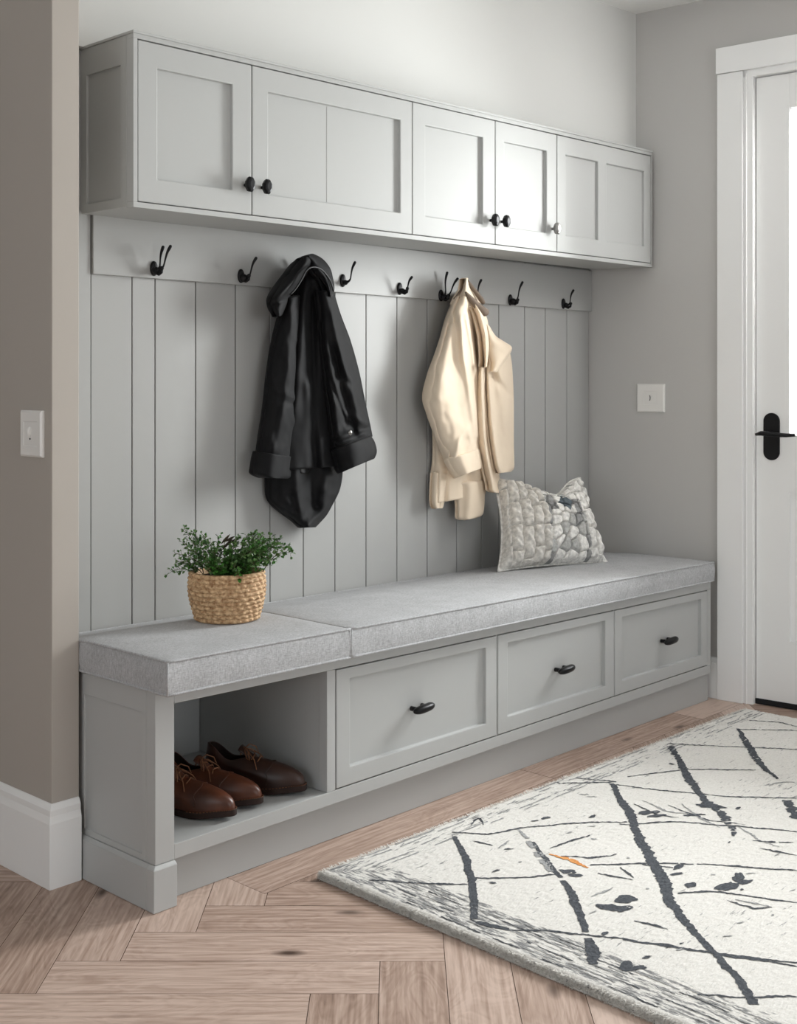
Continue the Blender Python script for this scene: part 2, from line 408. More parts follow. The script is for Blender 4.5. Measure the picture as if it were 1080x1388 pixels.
# ---- left wall stub
mb = MB(); mb.box(1.563, 1.6375, 2.593, 4.0, 0, CEIL)
struct(mb.build('wall_left', M['taupe'], bevel=.002))
mb = MB()
prof = [(.0, 0), (.014, 0), (.014, .155), (.010, .172), (.010, .186), (.004, .198), (0, .2)]
path = [(1.563, 4.0), (1.563, 2.593), (1.641, 2.593)]
def moulding(path, prof, z0=0):
    """profile (out, up) swept on an L path; out = left side of travel"""
    mb = MB(); rings = []
    for i, p in enumerate(path):
        p = Vector(p); n = Vector((0, 0))
        ds = []
        if i > 0: ds.append((Vector(path[i])-Vector(path[i-1])).normalized())
        if i < len(path)-1: ds.append((Vector(path[i+1])-Vector(path[i])).normalized())
        ns = [Vector((d.y, -d.x)) for d in ds]
        if len(ns) == 2: n = (ns[0]+ns[1]).normalized(); n = n/n.dot(ns[0])
        else: n = ns[0]
        rings.append([Vector((p.x+n.x*o, p.y+n.y*o, z0+h)) for o, h in prof])
    vs = [q for r in rings for q in r]; K = len(prof); fs = []
    for i in range(len(rings)-1):
        for j in range(K): fs.append((i*K+j, i*K+(j+1) % K, (i+1)*K+(j+1) % K, (i+1)*K+j))
    fs.append(tuple(range(K))); fs.append(tuple((len(rings)-1)*K+j for j in range(K)))
    mb.add(vs, fs); return mb
path = [(1.563, 4.0), (1.563, 2.593), (1.636, 2.593)]
mbb = moulding(path, [(-o, h) for o, h in prof])
# make sure the profile goes outward (towards -X / -Y)
if min(p.x for p in mbb.v) > 1.56: mbb = moulding(path, prof)
struct(mbb.build('baseboard_left', M['white'], bevel=.001))

# ---- right wall with door opening
DY0, DY1, DZ = 2.165, 1.245, 2.365           # opening (far jamb, near jamb, head)
def rw(a, d, b): # a = Y, d = into the wall
    return (rwx(a)+d, a+d*.0838, b)
mb = MB()
mb.box(2.95, DY0, 0, .14, 0, CEIL+.02, rw)
mb.box(DY0, DY1, 0, .14, DZ, CEIL+.02, rw)
WN0, WN1 = .75, -1.15                         # a tall window further along the same wall, outside the frame
mb.box(DY1, WN0, 0, .14, 0, CEIL+.02, rw)
mb.box(WN0, WN1, 0, .14, 0, .75, rw); mb.box(WN0, WN1, 0, .14, 2.3, CEIL+.02, rw)
mb.box(WN1, -3.0, 0, .14, 0, CEIL+.02, rw)
struct(mb.build('wall_right', M['wall']))
mb = MB()
fr = .05
for (a, b, c, d) in ((WN0, WN0-fr, .75, 2.3), (WN1+fr, WN1, .75, 2.3), (WN0-fr, WN1+fr, .75, .75+fr), (WN0-fr, WN1+fr, 2.3-fr, 2.3), ((WN0+WN1)/2+.02, (WN0+WN1)/2-.02, .75+fr, 2.3-fr)):
    mb.box(a, b, .04, .1, c, d, rw)
wf = struct(mb.build('window_1', M['white'], bevel=.002))
mb = MB(); mb.box(WN0-fr, WN1+fr, .066, .072, .8, 2.25, rw); mb.build('window_pane', M['glass'], wf)
# rest of the room behind the camera
mb = MB(); mb.box(-2.4, -2.3, -3.0, -.6, 0, CEIL); mb.box(-2.4, -2.3, -.6, 2.2, 0, .7); mb.box(-2.4, -2.3, -.6, 2.2, 2.3, CEIL); mb.box(-2.4, -2.3, 2.2, 4.0, 0, CEIL); struct(mb.build('wall_left_far', M['wall']))
mb = MB(); mb.box(-2.3, .2, -3.1, -3.0, 0, CEIL); mb.box(.2, 3.2, -3.1, -3.0, 0, .6); mb.box(.2, 3.2, -3.1, -3.0, 2.4, CEIL); mb.box(3.2, 4.75, -3.1, -3.0, 0, CEIL)
struct(mb.build('wall_front', M['wall']))
mb = MB(); mb.box(-2.3, 1.56, 4.0, 4.1, 0, CEIL); struct(mb.build('wall_far', M['wall']))
mb = MB(); mb.box(-2.3, 1.7, 3.1, 4.1, CEIL, CEIL+.1); struct(mb.build('ceiling_far', M['ceil']))
mb = MB()
for (a, b, c, d) in ((.2, .26, .6, 2.4), (3.14, 3.2, .6, 2.4), (.26, 3.14, .6, .66), (.26, 3.14, 2.34, 2.4), (1.67, 1.73, .66, 2.34)):
    mb.box(a, b, -3.08, -3.02, c, d)
wf = struct(mb.build('fill_window_rear', M['white'], bevel=.002))  # unseen window, added to carry frontal fill light
mb = MB(); mb.box(.26, 3.14, -3.053, -3.047, .66, 2.34); mb.build('window_pane', M['glass'], wf)

mb = MB()
for (a, b, c, d) in ((-.6, -.55, .7, 2.3), (2.15, 2.2, .7, 2.3), (-.55, 2.15, .7, .75), (-.55, 2.15, 2.25, 2.3), (.78, .82, .75, 2.25)): mb.box(-2.37, -2.32, a, b, c, d)
wf = struct(mb.build('fill_window_left', M['white'], bevel=.002))  # unseen window, added so fill light can enter from the left
mb = MB(); mb.box(-2.348, -2.342, -.55, 2.15, .75, 2.25); mb.build('window_pane', M['glass'], wf)

# ---- door casing, jamb, door
mb = MB()
cy0 = 2.294
mb.box(cy0, 2.194, -.022, 0, 0, 2.372, rw)                  # leg
mb.box(cy0+.004, 1.13, -.026, 0, 2.374, 2.472, rw)          # head board
mb.box(1.236, 1.136, -.022, 0, 0, 2.372, rw)
struct(mb.build('trim_3', M['white'], bevel=.0015))
mb = MB()
mb.box(2.196, 2.158, -.012, .13, 0, 2.374, rw); mb.box(1.268, 1.232, -.012, .13, 0, 2.374, rw); mb.box(2.196, 1.232, -.012, .13, 2.348, 2.374, rw)
mb.box(2.184, 2.18, -.018, -.012, 0, 2.36, rw)
struct(mb.build('trim_4', M['white'], bevel=.001))
mb = MB()
DS = .012
xs = [2.154, 2.028, 1.40, 1.272]; zs = [.022, .25, .80, 1.01, 2.217, 2.344]
def drm(a, d, b): return rw(a, d+DS, b)
# slab with glass opening: pieces
recess(mb, drm, xs, zs[:4], lambda i, j: i == 1 and j == 1, .045, .012)
mb.box(xs[0], xs[1], 0, .045, zs[3], zs[5], drm); mb.box(xs[2], xs[3], 0, .045, zs[3], zs[5], drm); mb.box(xs[1], xs[2], 0, .045, zs[4], zs[5], drm)
door = struct(mb.build('door_1', M['white'], bevel=.002))
mb = MB()   # raised panel field
recess(mb, lambda a, d, b: drm(a, d+.003, b), [1.99, 1.438], [.29, .76], lambda i, j: False, .0085, 0)
mb.build('door_panel', M['white'], door, bevel=.004, weld=True)
mb = MB(); mb.box(2.03, 1.398, .019, .025, 1.008, 2.219, drm); mb.build('glass_pane', M['glass'], door)
mb = MB(); mb.box(2.156, 1.27, -.004, .046, .002, .0215, drm); mb.build('door_sweep', M['rubber'], door, bevel=.001)
# handle
mb = MB(); hc = (2.094, 1.003); N_ = 40
ring = []
for k in range(N_):
    t = 2*pi*k/N_; cy = hc[0]+.031*cos(t); cz = hc[1]+(.057 if sin(t) > 0 else -.057)+.031*sin(t)
    ring.append((cy, cz))
f0 = [Vector(drm(a, 0, b)) for a, b in ring]; f1 = [Vector(drm(a, -.007, b)) for a, b in ring]
mb.add(f0+f1, [tuple(range(N_)), tuple(range(2*N_-1, N_-1, -1))]+[(k, (k+1) % N_, N_+(k+1) % N_, N_+k) for k in range(N_)])
hp = mb.build('handle_plate', M['black'], door, bevel=.002)
mb = MB()
def D3(a, d, b): return Vector(drm(a, d, b))
mb.tube([D3(hc[0], -.006, hc[1]+.012), D3(hc[0], -.05, hc[1]+.012)], .010, 14)
mb.tube([D3(2.085+.052, -.046, 1.011), D3(2.115, -.05, 1.016), D3(2.094, -.052, 1.015), D3(2.06, -.052, 1.012), D3(2.02, -.05, 1.011), D3(1.99, -.046, 1.013)], [.005, .009, .010, .0085, .0075, .006], 12)
mb.build('lever', M['black'], hp, smooth=True)
# baseboard between bench and casing
mb = MB(); mb.box(2.345, 2.295, -.014, 0, 0, .135, rw); mb.box(2.345, 2.295, -.009, 0, .135, .155, rw)
struct(mb.build('baseboard_right', M['white'], bevel=.0015))
mb = MB(); mb.box(1.13, -3.0, -.014, 0, 0, .135, rw); mb.box(1.13, -3.0, -.009, 0, .135, .155, rw)
struct(mb.build('baseboard_right_near', M['white'], bevel=.0015))

# ================================================================ WALL CABINET
def cY(x): return 2.611-.02219*(x-1.806)
def ztop(x): return 2.093+.0072*(x-1.806)
def zbot(x): return 1.648+.0035*(x-1.806)
def zin(x, z): # z given at nominal left height 1.648..2.093
    t = (z-1.648)/(2.093-1.648); return lerp(zbot(x), ztop(x), t)
def cm(x, d, z): return (x, cY(x)+d, zin(x, z))
CX0, CX1 = 1.806, 4.196
cab = thing('wall_cabinet', (3.0, 2.7, 1.65), 'long pale grey wall cabinet with five panelled doors mounted above the coat hooks', 'cabinet')
mb = MB()
T = .02
mb.box(CX0+.004, CX1-.012, .03, WY-2.62, 1.652, 1.670, cm)              # bottom board
mb.box(CX0+.004, CX1-.012, .03, WY-2.62, 2.070, 2.090, cm)
mb.box(CX0+.004, CX1-.012, WY-2.64, WY-2.62, 1.67, 2.07, cm)  # back
for x in (2.19, 2.83, 3.2345, 3.5765): mb.box(x-.008, x+.008, .03, .2, 1.67, 2.07, cm)
# face frame: rails and stiles around the doors
mb.cur = 0
mb.box(CX0, CX1-.004, 0, .03, 1.648, 1.662, cm); mb.box(CX0, CX1-.004, 0, .03, 2.078, 2.093, cm)
mb.box(CX0, 1.8185, 0, .03, 1.662, 2.078, cm); mb.box(4.186, CX1-.004, 0, .03, 1.662, 2.078, cm)
mb.box(CX0-.003, CX1-.004, -.004, .238, 2.090, 2.097, cm)
mb.box(4.178, CX1-.012, .03, .2, 1.67, 2.07, cm)
mb.build('carcass', M['cab'], cab, bevel=.001)
# inner dark lining just behind the doors so the gaps read dark
# left side panel (facing the camera side)
def sm(y, d, z): return (CX0+d, y, zin(CX0, z))
mb = MB(); recess(mb, sm, [2.641, 2.668, 2.824, WY-.001], [1.652, 1.676, 2.018, 2.090], lambda i, j: i == 1 and j == 1, .018, .006)
mb.build('side_panel', M['cab'], cab, bevel=.0012, weld=True)
# underside board seen from below is the bottom board; doors:
DR = [(1.8205, 2.1885, [(1.880, 2.122)], 'single'), (2.1915, 2.8285, [(2.248, 2.776)], 'wide'), (2.8315, 3.2330, [(2.890, 3.170)], 'single'),
      (3.2360, 3.5750, [(3.283, 3.517)], 'single'), (3.5785, 4.1840, [(3.629, 3.829), (3.884, 4.138)], 'double')]
knobs = [(2.165, 1.743), (2.225, 1.743), (3.208, 1.741), (3.266, 1.742), (3.548, 1.742)]
for k, (x0, x1, pn, typ) in enumerate(DR):
    mb = MB(); xs = [x0]
    for a, b in pn: xs += [a, b]
    xs.append(x1)
    recess(mb, lambda a, d, b: cm(a, d+.001, b), xs, [1.6645, 1.726, 2.012, 2.0755], lambda i, j: i % 2 == 1 and j == 1, .021, .0115)
    d = mb.build('door', M['cab'], cab, bevel=.0026, weld=True)
    if typ == 'wide':
        mb = MB(); mb.box(2.478, 2.4805, .0118, .0128, 1.729, 2.009, cm); mb.build('panel_joint', M['panel'], d)
    kx, kz = knobs[k]
    mb = MB(); p = Vector(cm(kx, 0, kz)); r = .0135
    mb.tube([p+Vector((0, 0.001, 0)), p+Vector((0, -.012, 0))], .005, 12)
    # faceted squarish knob
    vs = []; N_ = 8
    rings = []
    for (dy, rr) in ((-.011, .007), (-.014, .0125), (-.024, .0142), (-.030, .012), (-.032, .007)):
        rings.append([p+Vector((rr*1.05*cos(2*pi*j/N_+pi/8), dy, rr*1.6*sin(2*pi*j/N_+pi/8))) for j in range(N_)])
    mb.grid(rings, closed_u=True); mb.add(rings[-1], [tuple(range(N_))]); mb.add(rings[0], [tuple(range(N_))])
    kn = mb.build('knob', M['chrome'] if k == 4 else M['black'], d, bevel=.0012, weld=True)
    if k == 4: kn['label'] = 'pale metal knob'

# ================================================================ BENCH
BY = 2.30
def btop(x): return .498-.0185*(x-1.65)       # top of the body under the cushions
def bz(x, z):                                 # z nominal at left (0..498) -> slightly lower towards the right
    t = max(0, (z-.12)/(.498-.12)); return z+t*(btop(x)-.498)
def bm_(x, d, z): return (x, BY+d, bz(x, z))
bench = thing('storage_bench', (2.9, 2.55, 0), 'pale grey built-in bench with three drawers and an open shoe cubby', 'bench')
BX0, BX1 = 1.65, 4.187
mb = MB()
mb.box(1.65, 1.703, 0, .035, .105, .497, bm_)        # left corner stile
mb.box(1.703, 4.185, 0, .03, .4645, .497, bm_)       # top rail  (drawer part overlays)
mb.box(1.703, 4.185, 0, .03, .105, .140, bm_)       # bottom rail
mb.box(2.187, 2.217, 0, .03, .1405, .4640, bm_)       # mid stile between cubby and drawers
mb.box(2.888, 2.893, .001, .03, .1405, .4640, bm_); mb.box(3.522, 3.528, .001, .03, .1405, .4640, bm_)
mb.box(4.158, 4.185, 0, .03, .1405, .4640, bm_)
mb.build('face_frame', M['bench'], bench, bevel=.0012)
mb = MB()
mb.box(1.668, 4.185, .031, .548, .118, .138, bm_)     # base board / cubby floor
mb.box(1.668, 4.185, .031, .548, .478, .497, bm_)     # top board
mb.box(2.189, 2.207, .031, .54, .139, .477, bm_)      # cubby right wall
mb.box(2.208, 4.185, .531, .548, .139, .477, bm_)
mb.box(4.168, 4.185, .031, .53, .139, .477, bm_)
g = .0025
for a, b in ((1.669, 1.815), (1.815, 1.97), (1.97, 2.1885)): mb.box(a+g/2, b-g/2, .533, .548, .139, .477, bm_)   # boarded cubby back
mb.build('carcass', M['bench'], bench, bevel=.001)
mb = MB()
def bs(y, d, z): return (BX0+d, y, bz(BX0, z))
recess(mb, bs, [2.3355, 2.352, 2.590, 2.852], [.105, .119, .445, .496], lambda i, j: i == 1 and j == 1, .017, .004)
mb.build('side_panel', M['bench'], bench, bevel=.001, weld=True)
mb = MB()
# corner plinth block wraps around the left end, then recessed plinth
mb.box(1.640, 1.7045, BY-.009, BY+.02, 0.001, .097); mb.box(1.640, 1.6655, BY+.02, WY-.27, .001, .097); mb.box(1.6405, 1.6655, WY-.27, WY-.002, .001, .097)
v = [(1.640, BY-.009, .097), (1.7045, BY-.009, .097), (1.7045, BY+.02, .097), (1.640, BY+.02, .097), (1.6475, BY-.002, .1045), (1.703, BY-.002, .1045), (1.703, BY+.02, .1045), (1.6475, BY+.02, .1045)]
mb.add(v, [(0, 1, 5, 4), (1, 2, 6, 5), (2, 3, 7, 6), (3, 0, 4, 7), (4, 5, 6, 7), (3, 2, 1, 0)])
v = [(1.640, BY+.02, .097), (1.6655, BY+.02, .097), (1.6655, WY-.002, .097), (1.640, WY-.002, .097), (1.6475, BY+.02, .1045), (1.6655, BY+.02, .1045), (1.6655, WY-.002, .1045), (1.6475, WY-.002, .1045)]
mb.add(v, [(0, 1, 5, 4), (1, 2, 6, 5), (2, 3, 7, 6), (3, 0, 4, 7), (4, 5, 6, 7), (3, 2, 1, 0)])
mb.build('plinth_block', M['bench'], bench, bevel=.0012)
mb = MB(); mb.add([(1.705, 2.335, .001), (4.187, 2.313, .001), (4.187, 2.345, .001), (1.705, 2.365, .001), (1.705, 2.335, .117), (4.187, 2.313, .117), (4.187, 2.345, .117), (1.705, 2.365, .117)],
       [(0, 1, 5, 4), (1, 2, 6, 5), (2, 3, 7, 6), (3, 0, 4, 7), (4, 5, 6, 7), (3, 2, 1, 0)])
mb.build('plinth', M['bench'], bench)
DRW = [(2.2205, 2.8865, 2.270, 2.837, .295), (2.8955, 3.5205, 2.943, 3.472, .297), (3.5300, 4.1565, 3.576, 4.112, .300)]
def unwarp(x, z): # world height -> nominal
    lo, hi = 0, .6
    for _ in range(40):
        m = (lo+hi)/2
        if bz(x, m) < z: lo = m
        else: hi = m
    return lo
for (x0, x1, pa, pb, hz) in DRW:
    mb = MB()
    ztp = .4615
    recess(mb, lambda a, d, b: bm_(a, d-.001, b), [x0, pa, pb, x1], [.143, .192, .431, ztp], lambda i, j: i == 1 and j == 1, .02, .0125)
    d = mb.build('drawer', M['bench'], bench, bevel=.0026, weld=True)
    xc = (pa+pb)/2
    xc = {0: 2.540, 1: 3.222, 2: 3.864}[DRW.index((x0, x1, pa, pb, hz))]
    hz = {0: .294, 1: .286, 2: .279}[DRW.index((x0, x1, pa, pb, hz))]
    mb = MB(); c = Vector((xc, BY+.008, hz))
    rings = []
    for i in range(21):
        t = i/20; a = -1+2*t
        rr = (1-abs(a)**3.2)**.5 if abs(a) < 1 else 0
        rr = max(rr, .02)
        cx = a*.042; cy = -.028-.004*(1-a*a); cz = .003*a
        ring = []
        for j in range(16):
            b = 2*pi*j/16
            ring.append(c+Vector((cx, cy+cos(b)*.0135*rr, cz+sin(b)*.0105*rr+(.002 if sin(b) > 0 else 0)*rr)))
        rings.append(ring)
    mb.grid(rings, closed_u=True); mb.add(rings[0], [tuple(range(16))]); mb.add(rings[-1], [tuple(range(16))])
    mb.tube([c+Vector((-.022, 0, -.001)), c+Vector((-.020, -.030, 0))], [.007, .006], 12)
    mb.tube([c+Vector((.022, 0, -.001)), c+Vector((.020, -.030, 0))], [.007, .006], 12)
    mb.build('handle', M['black'], d, smooth=True, weld=True)

# ================================================================ CUSHIONS
def cuY(x): return 2.24+.01784*(x-1.613)
def cuB(x): return btop(x)+.001
def cuT(x, y):
    zf = .580-.02095*(x-1.613)
    drop = lerp(.044, .012, (x-1.613)/2.58)
    return zf-drop*sstep(2.56, 2.86, y)
def cushion(name, x0, x1, label, yb=WY-.006):
    root = thing(name, ((x0+x1)/2, 2.55, btop((x0+x1)/2)), label, 'cushion', None)
    mb = MB(); nx = int((x1-x0)/.02); ny = 26; r = .009
    def col(x, y, edge): # edge 0..1 shrink
        return cuT(x, y)
    top = []
    xl = [x0+(x1-x0)*i/nx for i in range(nx+1)]
    def crown(x, y):
        e = min((x-x0), (x1-x), (y-cuY(x)), (yb-y))
        return .004*(sstep(0, .05, e))+.0012*noise.noise(Vector((x*7, y*7, 3)))*sstep(0, .03, e)
    yl = lambda x: [lerp(cuY(x), yb, j/ny) for j in range(ny+1)]
    top = [[Vector((x, y, cuT(x, y)+crown(x, y))) for x in xl] for y in [None]] if False else []
    for j in range(ny+1):
        row = []
        for x in xl:
            y = lerp(cuY(x), yb, j/ny); row.append(Vector((x, y, cuT(x, y)+crown(x, y))))
        top.append(row)
    mb.grid(top)
    bot = [[Vector((p.x, p.y, cuB(p.x))) for p in row] for row in top]; mb.grid(bot)
    def side(a, b, nrm, nz=8):
        rows = []
        for k in range(nz+1):
            t = k/nz; bulge = .003*sin(pi*t)
            rows.append([pa.lerp(pb, t)+Vector(nrm)*(bulge*(1+.5*noise.noise(pa*9))) if 0 < k < nz else (pa.lerp(pb, t)) for pa, pb in zip(a, b)])
        mb.grid(rows)
    side(bot[0], top[0], (0, -1, 0)); side(bot[-1], top[-1], (0, 0, 0))
    side([r_[0] for r_ in bot], [r_[0] for r_ in top], (-1, 0, 0)); side([r_[-1] for r_ in bot], [r_[-1] for r_ in top], (0, 0, 0))
    mb.build('upholstery', M['fabric'], root, smooth=True, weld=True, bevel=.004, seg=3)
    mb = MB(); pr = .0034
    loop = [r_ for r_ in top[0]]+[row[-1] for row in top[1:]]+list(reversed(top[-1][:-1]))+[row[0] for row in reversed(top[1:-1])]
    mb.tube([p+Vector((0, -.000, -.0012)) for p in loop], pr, 8, closed=True)
    mb.build('piping', M['fabric'], root, smooth=True)
    mb = MB()
    loop = [r_ for r_ in bot[0]]+[row[-1] for row in bot[1:]]+list(reversed(bot[-1][:-1]))+[row[0] for row in reversed(bot[1:-1])]
    mb.tube([p+Vector((0, 0, pr+.001)) for p in loop], pr, 8, closed=True)
    mb.build('piping', M['fabric'], root, smooth=True)
    for p, q in ((bot[0][0], top[0][0]), (bot[0][-1], top[0][-1])):
        mb = MB(); mb.tube([p+Vector((0, 0, .004)), (p+q)/2+Vector((0, -.001, 0)), q-Vector((0, 0, .003))], .0028, 8)
        mb.build('piping', M['fabric'], root, smooth=True)
    return root
cushion('seat_cushion', 1.6405, 2.222, 'short grey melange seat cushion at the left end of the bench, under the potted plant')
cushion('seat_cushion', 2.2275, 4.183, 'long grey melange seat cushion over the drawers, under the patterned pillow')

# ================================================================ SWITCHES
def plate(name, m, a0, a1, b0, b1, label, lever):
    ctr = m((a0+a1)/2, 0, (b0+b1)/2)
    root = thing(name, ctr, label, 'light switch')
    s = 1 if a1 > a0 else -1; w = abs(a1-a0); h = b1-b0
    mb = MB(); e = .005
    f = [(a0, 0, b0), (a1, 0, b0), (a1, 0, b1), (a0, 0, b1)]
    f2 = [(a0, -.006, b0), (a1, -.006, b0), (a1, -.006, b1), (a0, -.006, b1)]
    f3 = [(a0+s*e, -.010, b0+e), (a1-s*e, -.010, b0+e), (a1-s*e, -.010, b1-e), (a0+s*e, -.010, b1-e)]
    ia, ib = a0+s*w*lever[0], a1-s*w*lever[0]; ja, jb = b0+h*lever[1], b1-h*lever[1]
    f4 = [(ia, -.010, ja), (ib, -.010, ja), (ib, -.010, jb), (ia, -.010, jb)]
    f5 = [(a, -.0085, b) for a, _, b in f4]
    A = [m(*p) for p in f+f2+f3+f4+f5]; q = []
    for k in range(4):
        n = (k+1) % 4
        for L_ in range(4): q.append((L_*4+k, L_*4+n, L_*4+4+n, L_*4+4+k))
    q.append((3, 2, 1, 0)); q.append((16, 17, 18, 19))
    mb.add(A, q); mb.build('face_plate', M['plate'], root, bevel=.0008)
    return root, (ia, ib, ja, jb)
def stm(a, d, b): return (1.563+d, a, b)
sw, (ia, ib, ja, jb) = plate('light_switch', stm, 2.724, 2.625, 1.022, 1.135, 'white light switch plate on the shaded left wall corner', (.18, .24))
mb = MB(); c = Vector(stm((ia+ib)/2+.003, -.008, (ja+jb)/2+.004)); mb.ball(c+Vector((-.002, 0, 0)), (.0065, .0042, .0125)); tg = mb.build('toggle', M['plate'], sw, smooth=True)
mb = MB(); mb.ball(c+Vector((-.001, -.001, -.0165)), (.0015, .0022, .0022)); mb.build('screw', M['rubber'], sw, smooth=True)
sw, (ia, ib, ja, jb) = plate('light_switch', rw, 2.637, 2.517, 1.087, 1.199, 'white light switch plate on the grey wall beside the door casing', (.26, .26))
mb = MB(); a_, b_ = (ia+ib)/2, (ja+jb)/2
mb.tube([Vector(rw(a_+.004+.003*cos(t), -.0092, b_+.010*sin(t))) for t in [pi/2+pi*k/8 for k in range(9)]], .0014, 8); mb.build('marking', M['rubber'], sw, smooth=True)
mb = MB(); mb.box(a_-.004, a_-.008, -.0115, -.0085, b_-.008, b_+.008, rw); mb.build('toggle', M['plate'], sw, bevel=.001)

# ================================================================ HOOKS
def hook(bu, bv, prongs, label, boss=1.0, low=True, flat=False):
    p = onY(bu, bv, RY); root = thing('coat_hook', p, label, 'coat hook', None)
    mb = MB(); n = 20
    r1 = [p+Vector((.0125*cos(2*pi*j/n), -.0002, .021*sin(2*pi*j/n)+.004)) for j in range(n)]
    r2 = [q+Vector((0, -.004, 0)) for q in r1]; r3 = [p+Vector((.009*cos(2*pi*j/n), -.007, .016*sin(2*pi*j/n)+.004)) for j in range(n)]
    mb.grid([r1, r2, r3], closed_u=True); mb.add(r1, [tuple(range(n))]); mb.add(r3, [tuple(range(n))])
    mb.build('back_plate', M['black'], root, smooth=True, weld=True, bevel=.001)
    mb = MB(); mb.ball(p+Vector((.000, -.014, -.003)), (.0105*boss, .012*boss, .0105*boss))
    if low: # short lower hook
        mb.tube([p+Vector((0, -.012, -.008)), p+Vector((.001, -.024, -.013)), p+Vector((.002, -.034, -.008)), p+Vector((.002, -.036, .001))], [.0055, .005, .0048, .0045], 10); mb.ball(p+Vector((.002, -.036, .003)), .006)
    mb.build('boss', M['black'], root, smooth=True)
    for (tu, tv, out, curl) in prongs:
        q = onY(tu, tv, RY-out); d = q-p
        mb = MB(); pts = []; rs = []
        for i in range(13):
            t = i/12
            # leave the boss outwards then sweep up, with a slight outward curl at the tip
            x = p.x+d.x*t; y = p.y-.012-(out-.012)*(t**.75)-curl*sin(pi*t)*.0; z = p.z-.002+d.z*(t**1.25)+curl*(-sin(pi*min(1,t*1.25))*.8); y -= .004*sin(2*pi*t)
            pts.append(Vector((x, y, z))); rs.append(.0056-.0032*sin(pi*min(1, t*1.1)*.9))
        mb.tube(pts, rs, 10); mb.ball(pts[-1], .0046)
        mb.build('prong', M['black'], root, smooth=True)
    return root
hook(208, 366, [(231, 333, .068, .012), (221, 334, .045, .006)], 'black coat hook nearest the left wall, with a looped double prong', 1.05)
hook(326, 376, [(347, 349, .062, .012)], 'black coat hook just left of the black hooded coat', 1.2)
hook(464, 382, [(481, 355, .058, .010)], 'black coat hook just right of the black hooded coat', .8, False)
hook(541, 393, [(558, 375, .055, .012)], 'black coat hook midway between the black coat and the cream coat', .8)
hook(597, 402, [(606, 369, .028, .004), (620, 377, .064, .006)], 'black double-pronged coat hook just left of the cream coat collar', 1.0)
hook(638, 402, [(652, 379, .05, .008)], 'coat hook mostly hidden behind the cream coat collar', .8, False)
hook(691, 408, [(708, 382, .056, .010)], 'black coat hook just right of the cream coat, round boss', 1.25)
hook(763, 413, [(777, 393, .052, .010)], 'black coat hook at the right end of the rail', 1.0)
hook(398, 372, [(409, 352, .03, .004)], 'coat hook hidden under the hood of the black coat', .8, False)

# ================================================================ CLOTH
def crom(P, t):
    n = len(P)-1; x = t*n; i = min(int(x), n-1); f = x-i
    g = lambda k: P[max(0, min(n, k))]
    a, b, c, d = g(i-1), g(i), g(i+1), g(i+2)
    return tuple(.5*((2*b[k])+(-a[k]+c[k])*f+(2*a[k]-5*b[k]+4*c[k]-d[k])*f*f+(-a[k]+3*b[k]-3*c[k]+d[k])*f**3) for k in range(len(a)))
def segd(u, v, L):
    best = 1e9; bt = 0
    tot = len(L)-1
    for i in range(tot):
        a, b = L[i], L[i+1]; dx, dy = b[0]-a[0], b[1]-a[1]
        t = max(0, min(1, ((u-a[0])*dx+(v-a[1])*dy)/(dx*dx+dy*dy+1e-9)))
        d = sqrt((u-a[0]-t*dx)**2+(v-a[1]-t*dy)**2)
        if d < best: best = d; bt = (i+t)/tot
    return best, bt
def cloth(name, mats, parent, rows, yb, T, folds=(), ns=36, nt=48, prof=.55, rback=.35, wr=.003, wsc=(.03, .012), thick=.012, seed=0, edge=None, open_bottom=False):
    """rows: [(uL,vL,uR,vR[,dy]) ...] pixels of the outline as seen; yb rear plane, T bulge towards the room."""
    rows = [r if len(r) == 5 else tuple(r)+(0,) for r in rows]
    front = []
    for i in range(nt+1):
        t = i/nt; uL, vL, uR, vR, dy = crom(rows, t); row = []
        for j in range(ns+1):
            s = j/ns; u = lerp(uL, uR, s); v = lerp(vL, vR, s)
            b = sin(pi*s)**prof if 0 < s < 1 else 0
            b = max(b, rback*sstep(.5, 1, s))
            y = yb+dy-T*b
            win = sstep(0, .08, s)*sstep(0, .06, 1-s)
            for (L_, amp, w, *fade) in folds:
                d, bt = segd(u, v, L_)
                fd = 1
                if fade: fd = sstep(0, .2, bt+.001) if fade[0] == 'a' else sstep(0, .25, 1-bt) if fade[0] == 'b' else 1
                y -= amp*exp(-(d/w)**2)*fd*(.3+.7*win)
            y -= wr*noise.noise(Vector((u*wsc[0]*2, v*wsc[1]*2, seed)))*win
            y -= wr*.4*noise.noise(Vector((u*.14, v*.09, seed+5)))*win
            row.append(onY(u, v, min(y, WY-.006)))
        front.append(row)
    back = []
    for i, row in enumerate(front):
        dyr = crom(rows, i/nt)[4]
        back.append([Vector((p.x, min(WY-.003, max(p.y+.002, min(p.y+thick+.02*sin(pi*j/ns), yb+dyr+thick))), p.z)) for j, p in enumerate(row)])
    mb = MB(); mb.grid(front); mb.grid([list(reversed(r)) for r in back])
    mb.grid([[f[0] for f in front], [b[0] for b in back]]); mb.grid([[f[-1] for f in front], [b[-1] for b in back]])
    mb.grid([front[0], back[0]]); mb.grid([front[-1], back[-1]])
    return mb.build(name, mats, parent, smooth=True, weld=True, sub=1)

